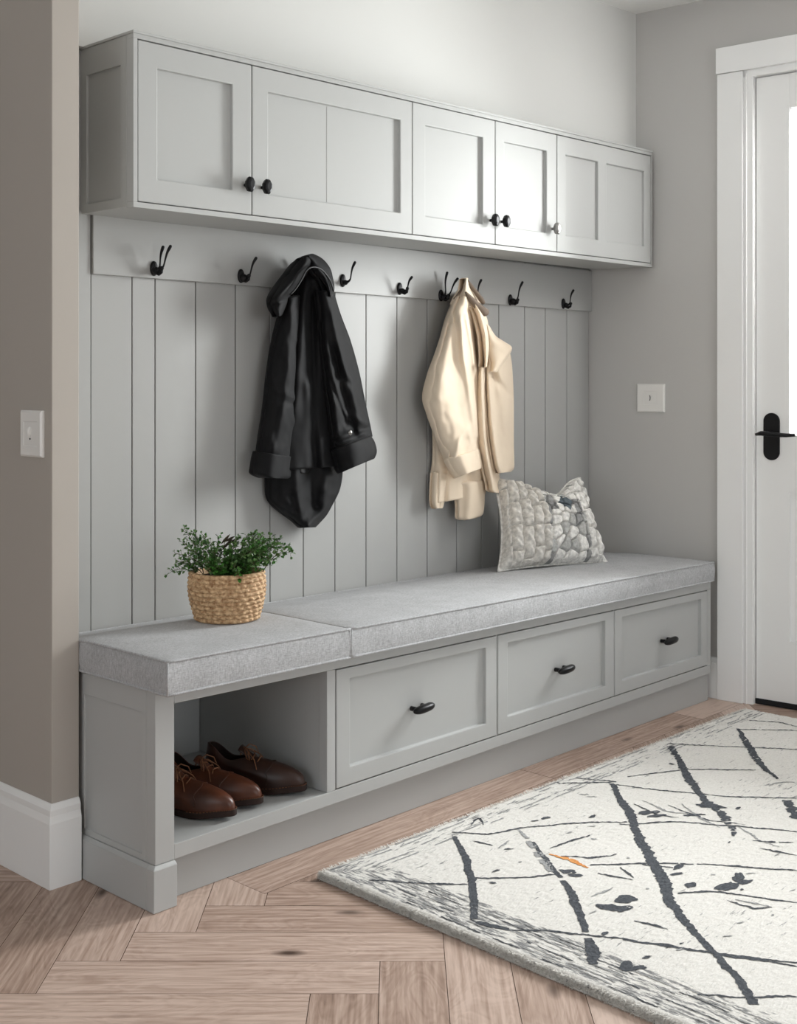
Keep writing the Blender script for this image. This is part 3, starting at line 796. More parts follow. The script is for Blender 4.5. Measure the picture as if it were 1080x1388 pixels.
# ---- black coat
hang = onY(405, 362, 2.79)
bc = thing('hooded_coat', (hang.x, 2.80, .74), 'black hooded coat with turned-back cuffs hanging from a hook', 'coat')
BK = M['blackcloth']
cloth('coat_body', BK, bc, [(408, 361, 440, 361), (398, 378, 447, 378), (384, 420, 458, 415), (376, 455, 466, 440), (370, 500, 476, 480), (366, 550, 484, 530), (362, 600, 478, 590), (361, 640, 470, 632)],
      2.835, .075, [([(415, 380), (408, 470), (400, 560)], .014, 6), ([(430, 380), (446, 470), (462, 560)], .020, 8), ([(422, 400), (424, 520), (428, 640)], -.022, 6), ([(400, 400), (386, 500)], -.012, 5),
       ([(418, 520), (440, 640)], .018, 8), ([(440, 400), (455, 450)], -.014, 4)], seed=1, wr=.006)
cloth('coat_hem', BK, bc, [(360, 634, 466, 628), (361, 655, 465, 648), (362, 672, 461, 666), (368, 684, 453, 682), (382, 696, 444, 698), (396, 706, 436, 707), (407, 716, 428, 715)],
      2.835, .055, [([(400, 600), (403, 680), (412, 716)], .016, 7), ([(422, 620), (424, 690)], -.02, 7), ([(444, 640), (440, 690), (420, 712)], .02, 7), ([(365, 680), (400, 700)], .008, 5), ([(396, 670), (404, 700)], -.012, 4)], seed=2, wr=.011, ns=30, nt=30)
# lining fold between sleeves
cloth('front_facing', M['blacklining'], bc, [(410, 500, 424, 500), (405, 540, 426, 540), (400, 590, 428, 590), (398, 620, 428, 620), (398, 634, 426, 634), (402, 642, 422, 642)], 2.83, .055,
      [([(414, 500), (408, 570), (405, 650)], .010, 5), ([(420, 520), (418, 650)], -.010, 4)], seed=3, ns=20, nt=20)
# left sleeve + cuff
cloth('sleeve', BK, bc, [(384, 405, 412, 398), (378, 430, 412, 430), (370, 462, 411, 470), (363, 505, 412, 515), (358, 550, 410, 560), (352, 590, 403, 600), (348, 620, 398, 626)],
      2.81, .060, [([(397, 430), (392, 520), (372, 610)], .010, 9), ([(404, 470), (408, 540)], -.012, 4), ([(371, 537), (388, 543), (407, 552)], -.010, 2.5), ([(371, 530), (388, 535), (405, 543)], .006, 4)], seed=4, wr=.009)
cloth('cuff', BK, bc, [(345.5, 611, 399, 619), (343, 620, 398, 627), (341, 633, 397, 640), (340.5, 642, 396, 647), (352, 648, 390, 649)],
      2.802, .066, [([(370, 618), (368, 645)], .005, 9)], seed=5, ns=30, nt=14, wr=.002)
# right sleeve + cuff
cloth('sleeve', BK, bc, [(428, 395, 452, 392), (430, 425, 462, 425), (433, 465, 476, 462), (436, 505, 488, 505), (440, 545, 496, 545), (446, 580, 502, 572), (452, 612, 506, 592)],
      2.79, .070, [([(446, 400), (462, 480), (490, 570)], .014, 6), ([(440, 440), (446, 500), (458, 590)], .014, 6), ([(452, 470), (464, 530), (482, 590)], -.016, 5), ([(447, 512), (458, 545), (470, 575)], -.010, 2.5), ([(458, 505), (474, 520)], -.010, 3), ([(462, 515), (480, 500)], .008, 4), ([(470, 560), (500, 578)], .008, 4), ([(456, 596), (480, 586), (500, 578)], -.012, 3), ([(452, 604), (470, 596), (492, 588)], .012, 3)], seed=6, wr=.011)
cloth('cuff', BK, bc, [(449, 612, 503, 590), (451, 620, 508, 597), (454, 629, 511, 606), (456, 637, 511.5, 614), (460, 642.5, 508, 622)],
      2.780, .072, [([(480, 603), (486, 630)], .004, 9)], seed=7, ns=30, nt=14, wr=.003)
# hood: two lobes over the hook
cloth('hood', BK, bc, [(404, 352, 424, 344), (396, 358, 434, 353), (386, 371, 419, 368), (376, 384, 410, 381), (368, 396, 400, 392), (364, 407, 394, 402), (367, 420, 388, 416), (376, 431, 382, 428)],
      2.785, .075, [([(420, 350), (400, 385), (375, 402)], .010, 7), ([(394, 372), (372, 396)], -.008, 5), ([(398, 400), (372, 412)], -.012, 4), ([(416, 366), (405, 388), (393, 399)], .012, 3)], seed=8, ns=30, nt=40, wr=.004)
cloth('hood', BK, bc, [(412, 349, 424, 343.5), (410, 352, 437, 350), (414, 358, 448, 363), (419, 366, 452, 377), (428, 374, 454, 390), (440, 386, 452, 400), (446, 398, 450, 405)],
      2.785, .082, [([(418, 362), (430, 364), (446, 380), (450, 398)], .010, 3.5), ([(420, 372), (434, 376), (444, 395)], -.012, 4)], seed=9, ns=26, nt=30, wr=.003)
# piped rim of the hood
mb = MB(); pts = [(393, 399.5), (401, 391), (409, 378), (415, 367), (423, 362), (433, 364), (441, 371), (448, 382), (452, 395)]
P = [crom(pts, k/30) for k in range(31)]
mb.tube([onY(u, v, 2.694+abs(k-13)*.0006) for k, (u, v) in enumerate(P)], .0028, 8)
mb.build('hood_rim', M['blacklining'], bc, smooth=True)
mb = MB(); b_ = onY(474.5, 586.5, 2.703); mb.ball(b_, (.008, .005, .009)); mb.build('button', M['chrome'], bc, smooth=True)['label'] = 'metal snap button'

# ---- cream coat
cc = thing('coat', (onY(640, 400, 2.79).x, 2.80, .73), 'cream coat with wide cuffs hanging near the right end of the hook rail', 'coat')
CR = M['cream']
cloth('coat_body', CR, cc, [(622, 396, 648, 400), (608, 425, 658, 432), (598, 460, 668, 455), (590, 500, 688, 495), (588, 540, 690, 535), (588, 580, 690, 575), (588, 620, 672, 625), (585, 650, 664, 650), (585.5, 684, 658, 672)],
      2.835, .05, [([(640, 430), (642, 540), (648, 660)], .012, 6), ([(628, 560), (634, 680)], -.01, 6), ([(597, 640), (594, 690)], .012, 4), ([(604, 640), (603, 685)], -.01, 3)], seed=11, wr=.004)
cloth('coat_hem', CR, cc, [(586, 640, 612, 640), (585, 665, 606, 668), (585.5, 681, 602, 685), (589, 690, 600, 689)], 2.825, .03, [([(597, 640), (595, 690)], -.01, 2)], seed=12, ns=14, nt=20, wr=.002)
cloth('coat_hem', CR, cc, [(617, 655, 658, 650), (618, 675, 658, 672), (619.5, 690, 657, 687), (620, 703, 654, 698.5), (630, 705.5, 642, 703)], 2.812, .035, [([(640, 660), (638, 702)], .008, 7), ([(628, 660), (627, 703)], -.006, 4)], seed=13, ns=22, nt=24, wr=.003)
# right front panel / far sleeve
cloth('sleeve', CR, cc, [(652, 470, 690, 470), (656, 492, 694, 490), (657, 520, 696, 518), (658, 550, 697, 548), (659, 580, 697, 578), (662, 605, 697, 605), (666, 625, 697.5, 622), (668, 632, 697, 635), (674, 642, 692, 640)],
      2.800, .065, [([(660, 500), (664, 560), (675, 640)], .018, 5), ([(668, 510), (676, 560), (686, 630)], -.012, 7), ([(690, 500), (695, 630)], .008, 6), ([(668, 508), (685, 530), (694, 535)], -.012, 4)], seed=14, wr=.005)
cloth('front_facing', CR, cc, [(650, 450, 658, 450), (646, 500, 660, 500), (644, 560, 662, 560), (648, 610, 668, 612), (655, 640, 677, 640), (660, 655, 678, 658), (661, 664, 680, 667), (668, 668, 678, 668)],
      2.80, .045, [([(652, 500), (658, 600), (668, 665)], .012, 4), ([(657, 520), (664, 610), (674, 660)], -.010, 3)], seed=15, ns=18, nt=36, wr=.003)
# near sleeve
cloth('sleeve', CR, cc, [(622, 400, 640, 402), (611, 422, 646, 425), (602, 448, 648, 452), (592, 478, 650, 485), (581, 508, 652, 515), (574.5, 538, 653, 545), (580, 560, 652, 572), (590, 588, 650, 592), (598, 608, 649, 604), (605, 626, 650, 612)],
      2.800, .085, [([(618, 420), (600, 480), (596, 540)], .010, 10), ([(624, 432), (628, 480), (637, 530), (646, 590)], .020, 5), ([(620, 440), (618, 500), (622, 560)], -.010, 8), ([(636, 420), (645, 470), (651, 500)], -.018, 4), ([(640, 500), (647, 560), (650, 600)], -.014, 4),
       ([(634, 578), (622, 600), (616, 622)], .010, 4), ([(636, 585), (643, 608)], .010, 4), ([(630, 596), (631, 618)], -.008, 5), ([(632, 430), (640, 470), (644, 500)], .016, 3)], seed=16, wr=.006, ns=44, nt=64)
cloth('cuff', CR, cc, [(603, 624, 650, 608), (607, 632, 652, 616), (612, 641, 653.5, 626), (617.5, 649, 653.5, 635)],
      2.795, .088, [([(626, 622), (634, 645)], .004, 8)], seed=17, ns=30, nt=14, wr=.002)
# lapel
cloth('lapel', CR, cc, [(656, 436, 663, 441), (658, 455, 672, 455), (660, 470, 684, 463), (662, 485, 694.5, 472), (664, 496, 685, 490), (664, 503, 674, 505)],
      2.765, .045, [([(664, 445), (694, 472), (672, 506)], .007, 2.5), ([(668, 470), (680, 478)], -.006, 8)], seed=19, ns=24, nt=28, wr=.002, thick=.006)
cloth('lapel', CR, cc, [(634, 398, 650, 420), (640, 420, 660, 430), (648, 445, 663, 445), (652, 465, 664, 462), (655, 485, 662, 482), (656, 498, 660, 498)],
      2.765, .055, [([(645, 410), (658, 440), (660, 490)], .006, 3), ([(643, 425), (652, 460), (656, 490)], -.012, 2.5), ([(650, 425), (658, 455)], .008, 3)], seed=20, ns=18, nt=32, wr=.002)
# collar: outer cream plus the two dark rolled facings
cloth('collar', CR, cc, [(630, 378, 634, 376), (625, 390, 639, 389), (617, 402, 650, 408), (612, 412, 654, 420)], 2.79, .065, [([(632, 378), (630, 400)], .008, 4)], seed=21, ns=20, nt=20, wr=.002)
def roll(pts, r0, y, mat_, name):
    mb = MB(); P = [crom(pts, k/24) for k in range(25)]
    mb.tube([onY(p[0], p[1], y) for p in P], [p[2]*r0 for p in P], 12); mb.ball(onY(P[-1][0], P[-1][1], y), P[-1][2]*r0)
    return mb.build(name, mat_, cc, smooth=True)
a = roll([(631, 396, .25), (637, 404, .7), (646, 414, .95), (653, 421, 1.2), (657, 423, 1.1)], .0135, 2.715, M['creamin'], 'collar_facing'); a['label'] = 'taupe inner collar facing'
a = roll([(633, 379, .3), (637, 386, .6), (644, 395, .7), (652, 406, .8), (655, 410, .6)], .0115, 2.74, M['creamin'], 'collar_facing'); a['label'] = 'taupe inner collar facing'
a = roll([(631.5, 377.5, .5), (629.5, 386, .5), (624, 394, .35), (615, 405, .2)], .010, 2.748, M['creamin'], 'collar_facing'); a['label'] = 'taupe inner collar facing'

# ================================================================ PILLOW
def make_pillow():
    BL, BR_ = onZ(686, 773, .545), onZ(818, 762, .535)
    BL = Vector((3.352, 2.662, .546)); BR_ = Vector((3.852, 2.545, .534))
    TL = onY(668, 648, 2.80); TR = onY(786, 648, 2.70)
    root = thing('throw_pillow', (3.6, 2.62, .53), 'chunky textured off-white and grey throw pillow leaning against the panelling', 'pillow')
    n = 190; T = .060
    nrm = (BR_-BL).cross(TL-BL).normalized()
    if nrm.y > 0: nrm = -nrm
    def cell(s, t):
        """surface relief (m) and colour: cable columns at the left and right, mosaic of petals in the middle"""
        s0, t0 = s, t
        s = s+.012*noise.noise(Vector((s*5, t*5, 1))); t = t+.02*noise.noise(Vector((s*6, t*4, 2)))
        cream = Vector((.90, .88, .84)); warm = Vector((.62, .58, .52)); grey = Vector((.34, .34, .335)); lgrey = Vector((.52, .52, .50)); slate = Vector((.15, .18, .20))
        if s < .40 or s > .80:
            w = .088; q = s/w; k = int(q); f = q-k
            h = .020*max(0, 1-(2*f-1)**4)
            q2 = t/(.21+.05*((k*37) % 3))+k*.37; g = q2-int(q2)
            h *= min(1, max(0, 1-(2*g-1)**10))
            tw = .5+.5*sin(2*pi*(t*9+(f-.5)*1.3+k*.5)); h += .006*tw*(h/.020)
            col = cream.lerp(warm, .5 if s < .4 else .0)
            return h, col
        # mosaic
        best = [(9, 0)]*2
        P_ = []
        gx, gy = 6, 8
        for a in range(-1, gx+1):
            for b in range(-1, gy+1):
                rx = noise.cell(Vector((a+.5, b+.5, 3.5))); ry = noise.cell(Vector((a+.5, b+.5, 9.5)))
                cx = .36+(a+.5+.35*rx)*.48/gx; cy = (b+.5+.35*ry)/gy
                d = sqrt(((s-cx)/1)**2+((t-cy)*.72)**2); P_.append((d, cx, cy, rx))
        P_.sort(); d1, cx, cy, rr = P_[0]; d2 = P_[1][0]
        e = min(1, (d2-d1)/.022)
        h = .016*(1-(1-e)**2)
        r5 = noise.cell(Vector((cx*40, cy*40, 1.5)))
        col = cream if r5 > -.1 else (lgrey if r5 > -.55 else grey)
        if abs(s-.63)*1.0+abs(t-.64)*.8 < .085: col = slate
        elif abs(s-.47) < .05 and abs(t-.62) < .07 or abs(s-.74) < .04 and abs(t-.58) < .09: col = grey
        return h, col
    front = []; cols = []
    back = []
    for i in range(n+1):
        t = i/n; fr_ = []; bk = []; cl = []
        for j in range(n+1):
            s = j/n
            # pinch the sides inwards so the corners stand out as ears
            a = 2*s-1; b = 2*t-1
            ps = a*(1-.12*(1-b*b)**1.0); 
            top_sag = (.165*exp(-((s-.64)/.17)**2)+.085*exp(-((s-.38)/.17)**2))*sstep(.0, 1, t)**2.2+.05*sin(pi*s)*t*t
            pt = b-2*top_sag*(1 if t > .3 else t/.3)+.05*(1-a*a)*(1-t)
            ss = (ps+1)/2; tt = (pt+1)/2
            P0 = BL.lerp(BR_, ss).lerp(TL.lerp(TR, ss), tt)
            e = max(0, (1-a*a))*max(0, (1-b*b)); th = T*(e**.45)*(1+.25*(1-t))
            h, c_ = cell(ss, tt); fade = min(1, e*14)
            q = P0+nrm*(th+h*fade+.004*fade*noise.noise(Vector((s*12, t*12, 5))))
            r_ = P0-nrm*(th*.55)
            for w in (q, r_):
                w.y = min(w.y, WY-.004); w.z = max(w.z, cuT(w.x, w.y)+.0055)
            fr_.append(q); cl.append(c_); bk.append(r_)
        front.append(fr_); cols.append(cl); back.append(bk)
    mb = MB(); mb.grid(front); mb.grid(back)
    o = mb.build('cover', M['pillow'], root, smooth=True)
    at = o.data.color_attributes.new('patch', 'FLOAT_COLOR', 'POINT')
    K = (n+1)*(n+1)
    for i in range(n+1):
        for j in range(n+1):
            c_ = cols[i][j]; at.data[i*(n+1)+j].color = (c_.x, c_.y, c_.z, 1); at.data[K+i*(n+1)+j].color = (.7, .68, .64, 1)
    # welt around the edge
    mb = MB(); loop = front[0][:-1]+[r[-1] for r in front[:-1]]+list(reversed(front[-1][1:]))+[r[0] for r in reversed(front[1:])]
    mb.tube(loop[::2], .0045, 8, closed=True); w = mb.build('edge_seam', M['pillow'], root, smooth=True)
    at = w.data.color_attributes.new('patch', 'FLOAT_COLOR', 'POINT')
    for d in at.data: d.color = (.75, .73, .69, 1)
make_pillow()

# ================================================================ PLANT IN BASKET
PC = Vector((2.061, 2.552, 0)); PZ = cuT(PC.x, PC.y)+.0052
plant = thing('potted_plant', (PC.x, PC.y, PZ), 'bushy small-leaved green plant in a woven straw basket on the short cushion', 'plant')
def make_basket():
    H = .128; nz = 130; nth = 300; rows = 11; R0 = []
    def rad(z):
        t = z/H; return .079+.017*sin(min(1, t*1.15)*pi/2)-.003*t*t+.0035*sin(pi*t)
    outer = []
    for i in range(nz+1):
        z = H*i/nz; row = []
        q = z/H*rows; k = int(q); f = q-k
        roll_ = sqrt(max(0, 1-(2*f-1)**2))
        for j in range(nth):
            th = 2*pi*j/nth
            tw = .5+.5*sin(26*th+(f-.5)*3.0+k*2.1+1.2*noise.noise(Vector((cos(th)*3, sin(th)*3, k))))
            r = rad(z)+.0045*roll_+.0035*roll_*tw
            r *= 1+.035*cos(4*th+.6)*0
            wob = .002*noise.noise(Vector((cos(th)*2, sin(th)*2, z*15)))
            row.append(PC+Vector(((r+wob)*cos(th), (r+wob)*sin(th), PZ+z+.002*noise.noise(Vector((cos(th)*1.5, sin(th)*1.5, 7)))*(z/H))))
        outer.append(row)
    mb = MB(); mb.grid(outer, closed_u=True)
    inner = [[PC+Vector(((rad(H*t)-.006)*cos(2*pi*j/nth), (rad(H*t)-.006)*sin(2*pi*j/nth), PZ+H*t)) for j in range(nth)] for t in (1, .8, .6)]
    mb.grid([outer[-1]]+inner, closed_u=True)
    mb.add(outer[0], [tuple(range(nth))])
    mb.build('basket', M['straw'], plant, smooth=True)
    mb = MB(); c = PC+Vector((0, 0, PZ+H*.86)); N_ = 40
    ring = [c+Vector((.088*cos(2*pi*j/N_), .088*sin(2*pi*j/N_), 0)) for j in range(N_)]
    mb.add(ring+[c+Vector((0, 0, .008))], [(j, (j+1) % N_, N_) for j in range(N_)]); mb.build('soil', M['soil'], plant, smooth=True)
make_basket()
def make_foliage():
    rnd = random.Random(11)
    c = PC+Vector((0, 0, PZ+.115))
    right = Vector((sin(YAW), -cos(YAW), 0)); fwd = Vector((cos(YAW), sin(YAW), 0))
    stems = MB(); L1 = MB(); L2 = MB(); L3 = MB()
    def leaf(mb, p, d, up, ln, w):
        d = d.normalized(); sd = d.cross(up)
        if sd.length < .05: sd = d.orthogonal()
        sd = sd.normalized(); nn = sd.cross(d)
        P = [p, p+d*ln*.35+sd*w+nn*ln*.08, p+d*ln*.75+sd*w*.75+nn*ln*.05, p+d*ln, p+d*ln*.75-sd*w*.75+nn*ln*.05, p+d*ln*.35-sd*w+nn*ln*.08, p+d*ln*.5-nn*ln*.03]
        mb.add(P, [(0, 1, 6), (1, 2, 6), (2, 3, 6), (3, 4, 6), (4, 5, 6), (5, 0, 6)])
    def sprig(tip, start, droop, ll, mb, step=.006, dens=2):
        mid = start.lerp(tip, .5)+Vector((0, 0, droop))
        N_ = max(8, int((tip-start).length/step)); pts = []
        for i in range(N_+1):
            t = i/N_; p = start*(1-t)**2+mid*2*t*(1-t)+tip*t*t
            p += Vector((rnd.uniform(-1, 1), rnd.uniform(-1, 1), rnd.uniform(-1, 1)))*.0012; pts.append(p)
        stems.tube(pts[::2], [.0013*(1-.6*k/len(pts[::2])) for k in range(len(pts[::2]))], 5)
        for i in range(int(N_*.22), N_+1):
            a = (pts[min(N_, i+1)]-pts[i-1]).normalized()
            for s in range(dens):
                ph = rnd.uniform(0, 2*pi); o = a.orthogonal().normalized(); b = a.cross(o)
                dr = (o*cos(ph)+b*sin(ph))*.85+a*.6+Vector((0, 0, .12))
                l_ = ll*rnd.uniform(.7, 1.25)*(1-.35*i/N_)
                # short side twig with 3 leaflets
                tw = pts[i]+dr.normalized()*l_*rnd.uniform(.3, 1.1)
                stems.tube([pts[i], tw], .0005, 3, cap=False)
                m = mb if rnd.random() < .8 else L2
                for q in range(3):
                    dd = dr.normalized()+Vector((rnd.uniform(-1, 1), rnd.uniform(-1, 1), rnd.uniform(-1, 1)))*.7
                    leaf(m, tw, dd, Vector((rnd.uniform(-.4, .4), rnd.uniform(-.4, .4), 1)), l_*.85, l_*.34)
    def T(u, v, dep): # tip located at depth offset from the pot's centre plane
        d = ray(u, v); base = PC.x*cos(YAW)+PC.y*sin(YAW)+dep
        return Vector((d.x*base, d.y*base, CAMZ+d.z*base))
    tips = [(229, 777, 0, .03), (240, 762, .03, .03), (238, 750, -.03, .02), (250, 716, 0, .02), (246, 735, .05, .02), (262, 722, -.02, .02), (275, 726, .03, .02), (256, 745, -.05, .02), (270, 740, -.06, .01),
            (285, 735, .05, .01), (290, 748, -.05, .01), (296, 728, .02, .0), (306, 746, -.02, .01), (318, 738, .03, .01), (322, 728, .0, .02), (335, 726, -.04, .02), (344, 722, .03, .02), (356, 727, 0, .03),
            (368, 728, -.03, .03), (378, 734, .03, .035), (387, 740, 0, .04), (393, 750, -.02, .045), (372, 742, .05, .03), (360, 748, -.05, .03), (350, 740, -.06, .02), (368, 757, -.05, .03), (340, 748, -.08, .02), (330, 752, -.08, .01), (262, 758, -.07, .01), (252, 765, -.05, .02),
            (280, 762, -.09, .01), (300, 762, -.09, 0), (318, 768, -.09, 0), (345, 765, -.09, .01), (290, 772, -.09, 0), (310, 755, -.06, 0), (332, 742, .06, .02), (362, 735, .06, .03)]
    for (u, v, dep, dr) in tips:
        tip = T(u, v, dep)
        a = rnd.uniform(0, 2*pi); st = c+Vector((cos(a), sin(a), 0))*rnd.uniform(0, .05)+right*((u-307)/100*.05)
        st.z = PZ+.108
        sprig(tip, st, dr*.9+.01, .0135 if u < 300 else .0155, L1)
    for (u, v, dep) in ((283, 764, -.085), (292, 768, -.09), (300, 772, -.088), (312, 757, -.05), (352, 768, -.08), (322, 778, -.098)):
        tip = T(u, v, dep); st = c+right*((u-307)/100*.05)-fwd*.02; st.z = PZ+.108
        sprig(tip, st, .008, .016, L2)
    for (u, v, du, dv) in ((303, 742, 10, -14), (305, 738, 12, -10), (302, 734, 8, -12), (306, 731, 10, -7)):
        p = T(u-3, v+4, .0); q = T(u+du, v+dv+4, 0)
        leaf(L3, p, q-p, fwd, (q-p).length*1.2, .0035)
    stems.tube([c, T(303, 742, 0), T(306, 728, 0)], .001, 5)
    stems.build('stems', M['stem'], plant)
    L1.build('foliage', M['leaf'], plant); a = L2.build('foliage', M['leaflight'], plant); a['label'] = 'brighter green fresh leaves'
    a = L3.build('dry_leaf', M['leafdark'], plant); a['label'] = 'dark upright dry leaves'
make_foliage()

# ================================================================ SHOES
def make_shoe(loc, rot, mat_up, label, side=1, scale=1.0, back=.118):
    root = thing('leather_shoe', loc, label, 'shoe', None)
    R_ = Matrix.Rotation(rot, 3, 'Z'); loc = Vector(loc)
    def W(x, y, z): return loc+R_@Vector((x*scale, y*scale*side, z*scale))
    Lh = .285
    def outline(th, grow=0):
        # th 0 = toe; returns x,y of the sole outline
        x = .5*Lh+ (.5*Lh+grow)*cos(th)
        t = x/Lh
        w = .0315+.0125*exp(-((t-.68)/.2)**2)-.004*exp(-((t-.4)/.12)**2)
        # superellipse ends
        y = (w+grow)*(abs(sin(th))**.75)*(1 if sin(th) >= 0 else -1)
        y += .008*sstep(.5, 1, t)*-1+.003
        return x, y
    N_ = 56
    def toez(x): return .010*sstep(.17, .29, x)
    sole = MB(); rb = []; rt = []; rm = []
    for k in range(N_):
        th = 2*pi*k/N_; x, y = outline(th, .004); z0 = toez(x)
        rb.append(W(x, y, z0+(.012 if .10 < x < .13 else .010 if x >= .13 else 0)*0+z0*0)); rm.append(W(x, y, z0+.006)); rt.append(W(x, y, z0+.016))
    sole.grid([rb, rm, rt], closed_u=True); sole.add(rb, [tuple(range(N_))]); sole.add(rt, [tuple(range(N_))])
    sole.build('sole', M['sole'], root, bevel=.0015, weld=True)
    up = MB(); K = 22; rings = []; collar = []
    for k in range(N_):
        th = 2*pi*k/N_; x, y = outline(th, -.001)
        cx = .075+.068*cos(th); cy = .0245*sin(th)*(1 if cos(th) < .3 else 1-.35*(cos(th)-.3)); 
        t = (cos(th)+1)/2
        cz = lerp(back, .088, sstep(0, .75, t))-.016*exp(-((t-.45)/.25)**2)
        P0 = Vector((x, y, toez(x)+.015)); P3 = Vector((cx, cy, cz))
        out = Vector((x-.075, y, 0)).normalized()
        front = sstep(.55, 1, t)
        P1 = P0+Vector((0, y*.10, lerp(.045, .040, front)))+out*lerp(.004, .006, front)
        P2 = P3+Vector((0, 0, lerp(-.03, -.012, front)))+out*lerp(.004, .075, front)+Vector((0, y*.25*(1-front), 0))
        ring = []
        for i in range(K+1):
            s = i/K; p = P0*(1-s)**3+P1*3*s*(1-s)**2+P2*3*s*s*(1-s)+P3*s**3; ring.append(p)
        rings.append(ring)
    rows = [[W(*rings[k][i]) for k in range(N_)] for i in range(K+1)]
    # roll over the collar and go down inside
    ctr = Vector((.075, 0, 0))
    ins = []
    for (sh, dz) in ((.93, .0015), (.88, -.001), (.86, -.03), (.9, -.055)):
        ins.append([W(ctr.x+(rings[k][K].x-ctr.x)*sh, rings[k][K].y*sh, rings[k][K].z+dz) for k in range(N_)])
    up.grid(rows+ins[:2], closed_u=True)
    u_ = up.build('upper', mat_up, root, smooth=True)
    li = MB(); li.grid(ins[1:], closed_u=True); li.add(ins[-1], [tuple(range(N_))]); li.build('lining', M['lining'], root, smooth=True)
    # toe-cap seam and quarter seam as thin raised welts
    sm_ = MB()
    q = []
    def surf(k, i): return Vector(rings[k % N_][max(0, min(K, i))])
    pts = [surf(k, i) for k, i in ((-11, 2), (-10, 6), (-9, 10), (-6, 14), (-3, 16), (0, 17), (3, 16), (6, 14), (9, 10), (10, 6), (11, 2))]
    P = [crom([tuple(p) for p in pts], t/40) for t in range(41)]
    sm_.tube([W(p[0]*1.002, p[1]*1.02, p[2]+.001) for p in P], .0012*scale, 6)
    sm_.build('vamp_seam', mat_up, root, smooth=True)
    # tongue
    tg = MB(); G = []
    for i in range(9):
        s = i/8; row = []
        for j in range(9):
            a = (j/8-.5)*2; row.append(W(.165-.062*s, a*lerp(.012, .022, s), .078+.026*s+.012*s*s-.006*a*a))
        G.append(row)
    tg.grid(G); t_ = tg.build('tongue', mat_up, root, smooth=True)
    md = t_.modifiers.new('solid', 'SOLIDIFY'); md.thickness = .003
    # facings + laces
    lc = MB()
    for i in range(4):
        x = .108+.016*i; z = .1-.0055*i
        lc.tube([W(x, -.019, z-.004), W(x+.003, -.009, z+.003), W(x+.002, .0, z+.006), W(x-.003, .009, z+.003), W(x, .019, z-.004)], .0017, 6)
    for s_ in (-1, 1):   # bow loops and loose ends
        b0 = (.112, 0, .107)
        lc.tube([W(*b0), W(.122, .014*s_, .116), W(.135, .030*s_, .106), W(.140, .036*s_, .088), W(.130, .030*s_, .090), W(.118, .012*s_, .104), W(*b0)], .0015, 6)
        lc.tube([W(*b0), W(.128, .012*s_, .104), W(.150, .026*s_, .086), W(.160, .036*s_, .064)], .0014, 6)
    lc.ball(W(.112, 0, .108), .0045)
    lc.build('laces', M['lace'], root, smooth=True)
    # welt stitching
    st = MB()
    for k in range(-20, 21):
        th = 2*pi*k/90; x, y = outline(th, .0035)
        x2, y2 = outline(th+.035, .0035); st.tube([W(x, y, toez(x)+.0168), W(x2, y2, toez(x2)+.0168)], .0008, 5)
    st.build('welt_stitching', M['lace'], root)
    return root
SZ = .1392
def shoe_at(tx, ty, deg, sc, *a):
    th = radians(deg); make_shoe((tx-.285*sc*cos(th), ty-.285*sc*sin(th), SZ), th, *a, scale=sc)
shoe_at(1.908, 2.330, -66, .97, M['leather'], 'brown laced leather shoe nearest the left side of the cubby', 1)
shoe_at(2.000, 2.345, -66, .97, M['leather'], 'brown laced leather shoe in the middle of the three', -1)
shoe_at(2.150, 2.342, -60, .97, M['leather2'], 'darker brown leather shoe at the right of the cubby', 1)

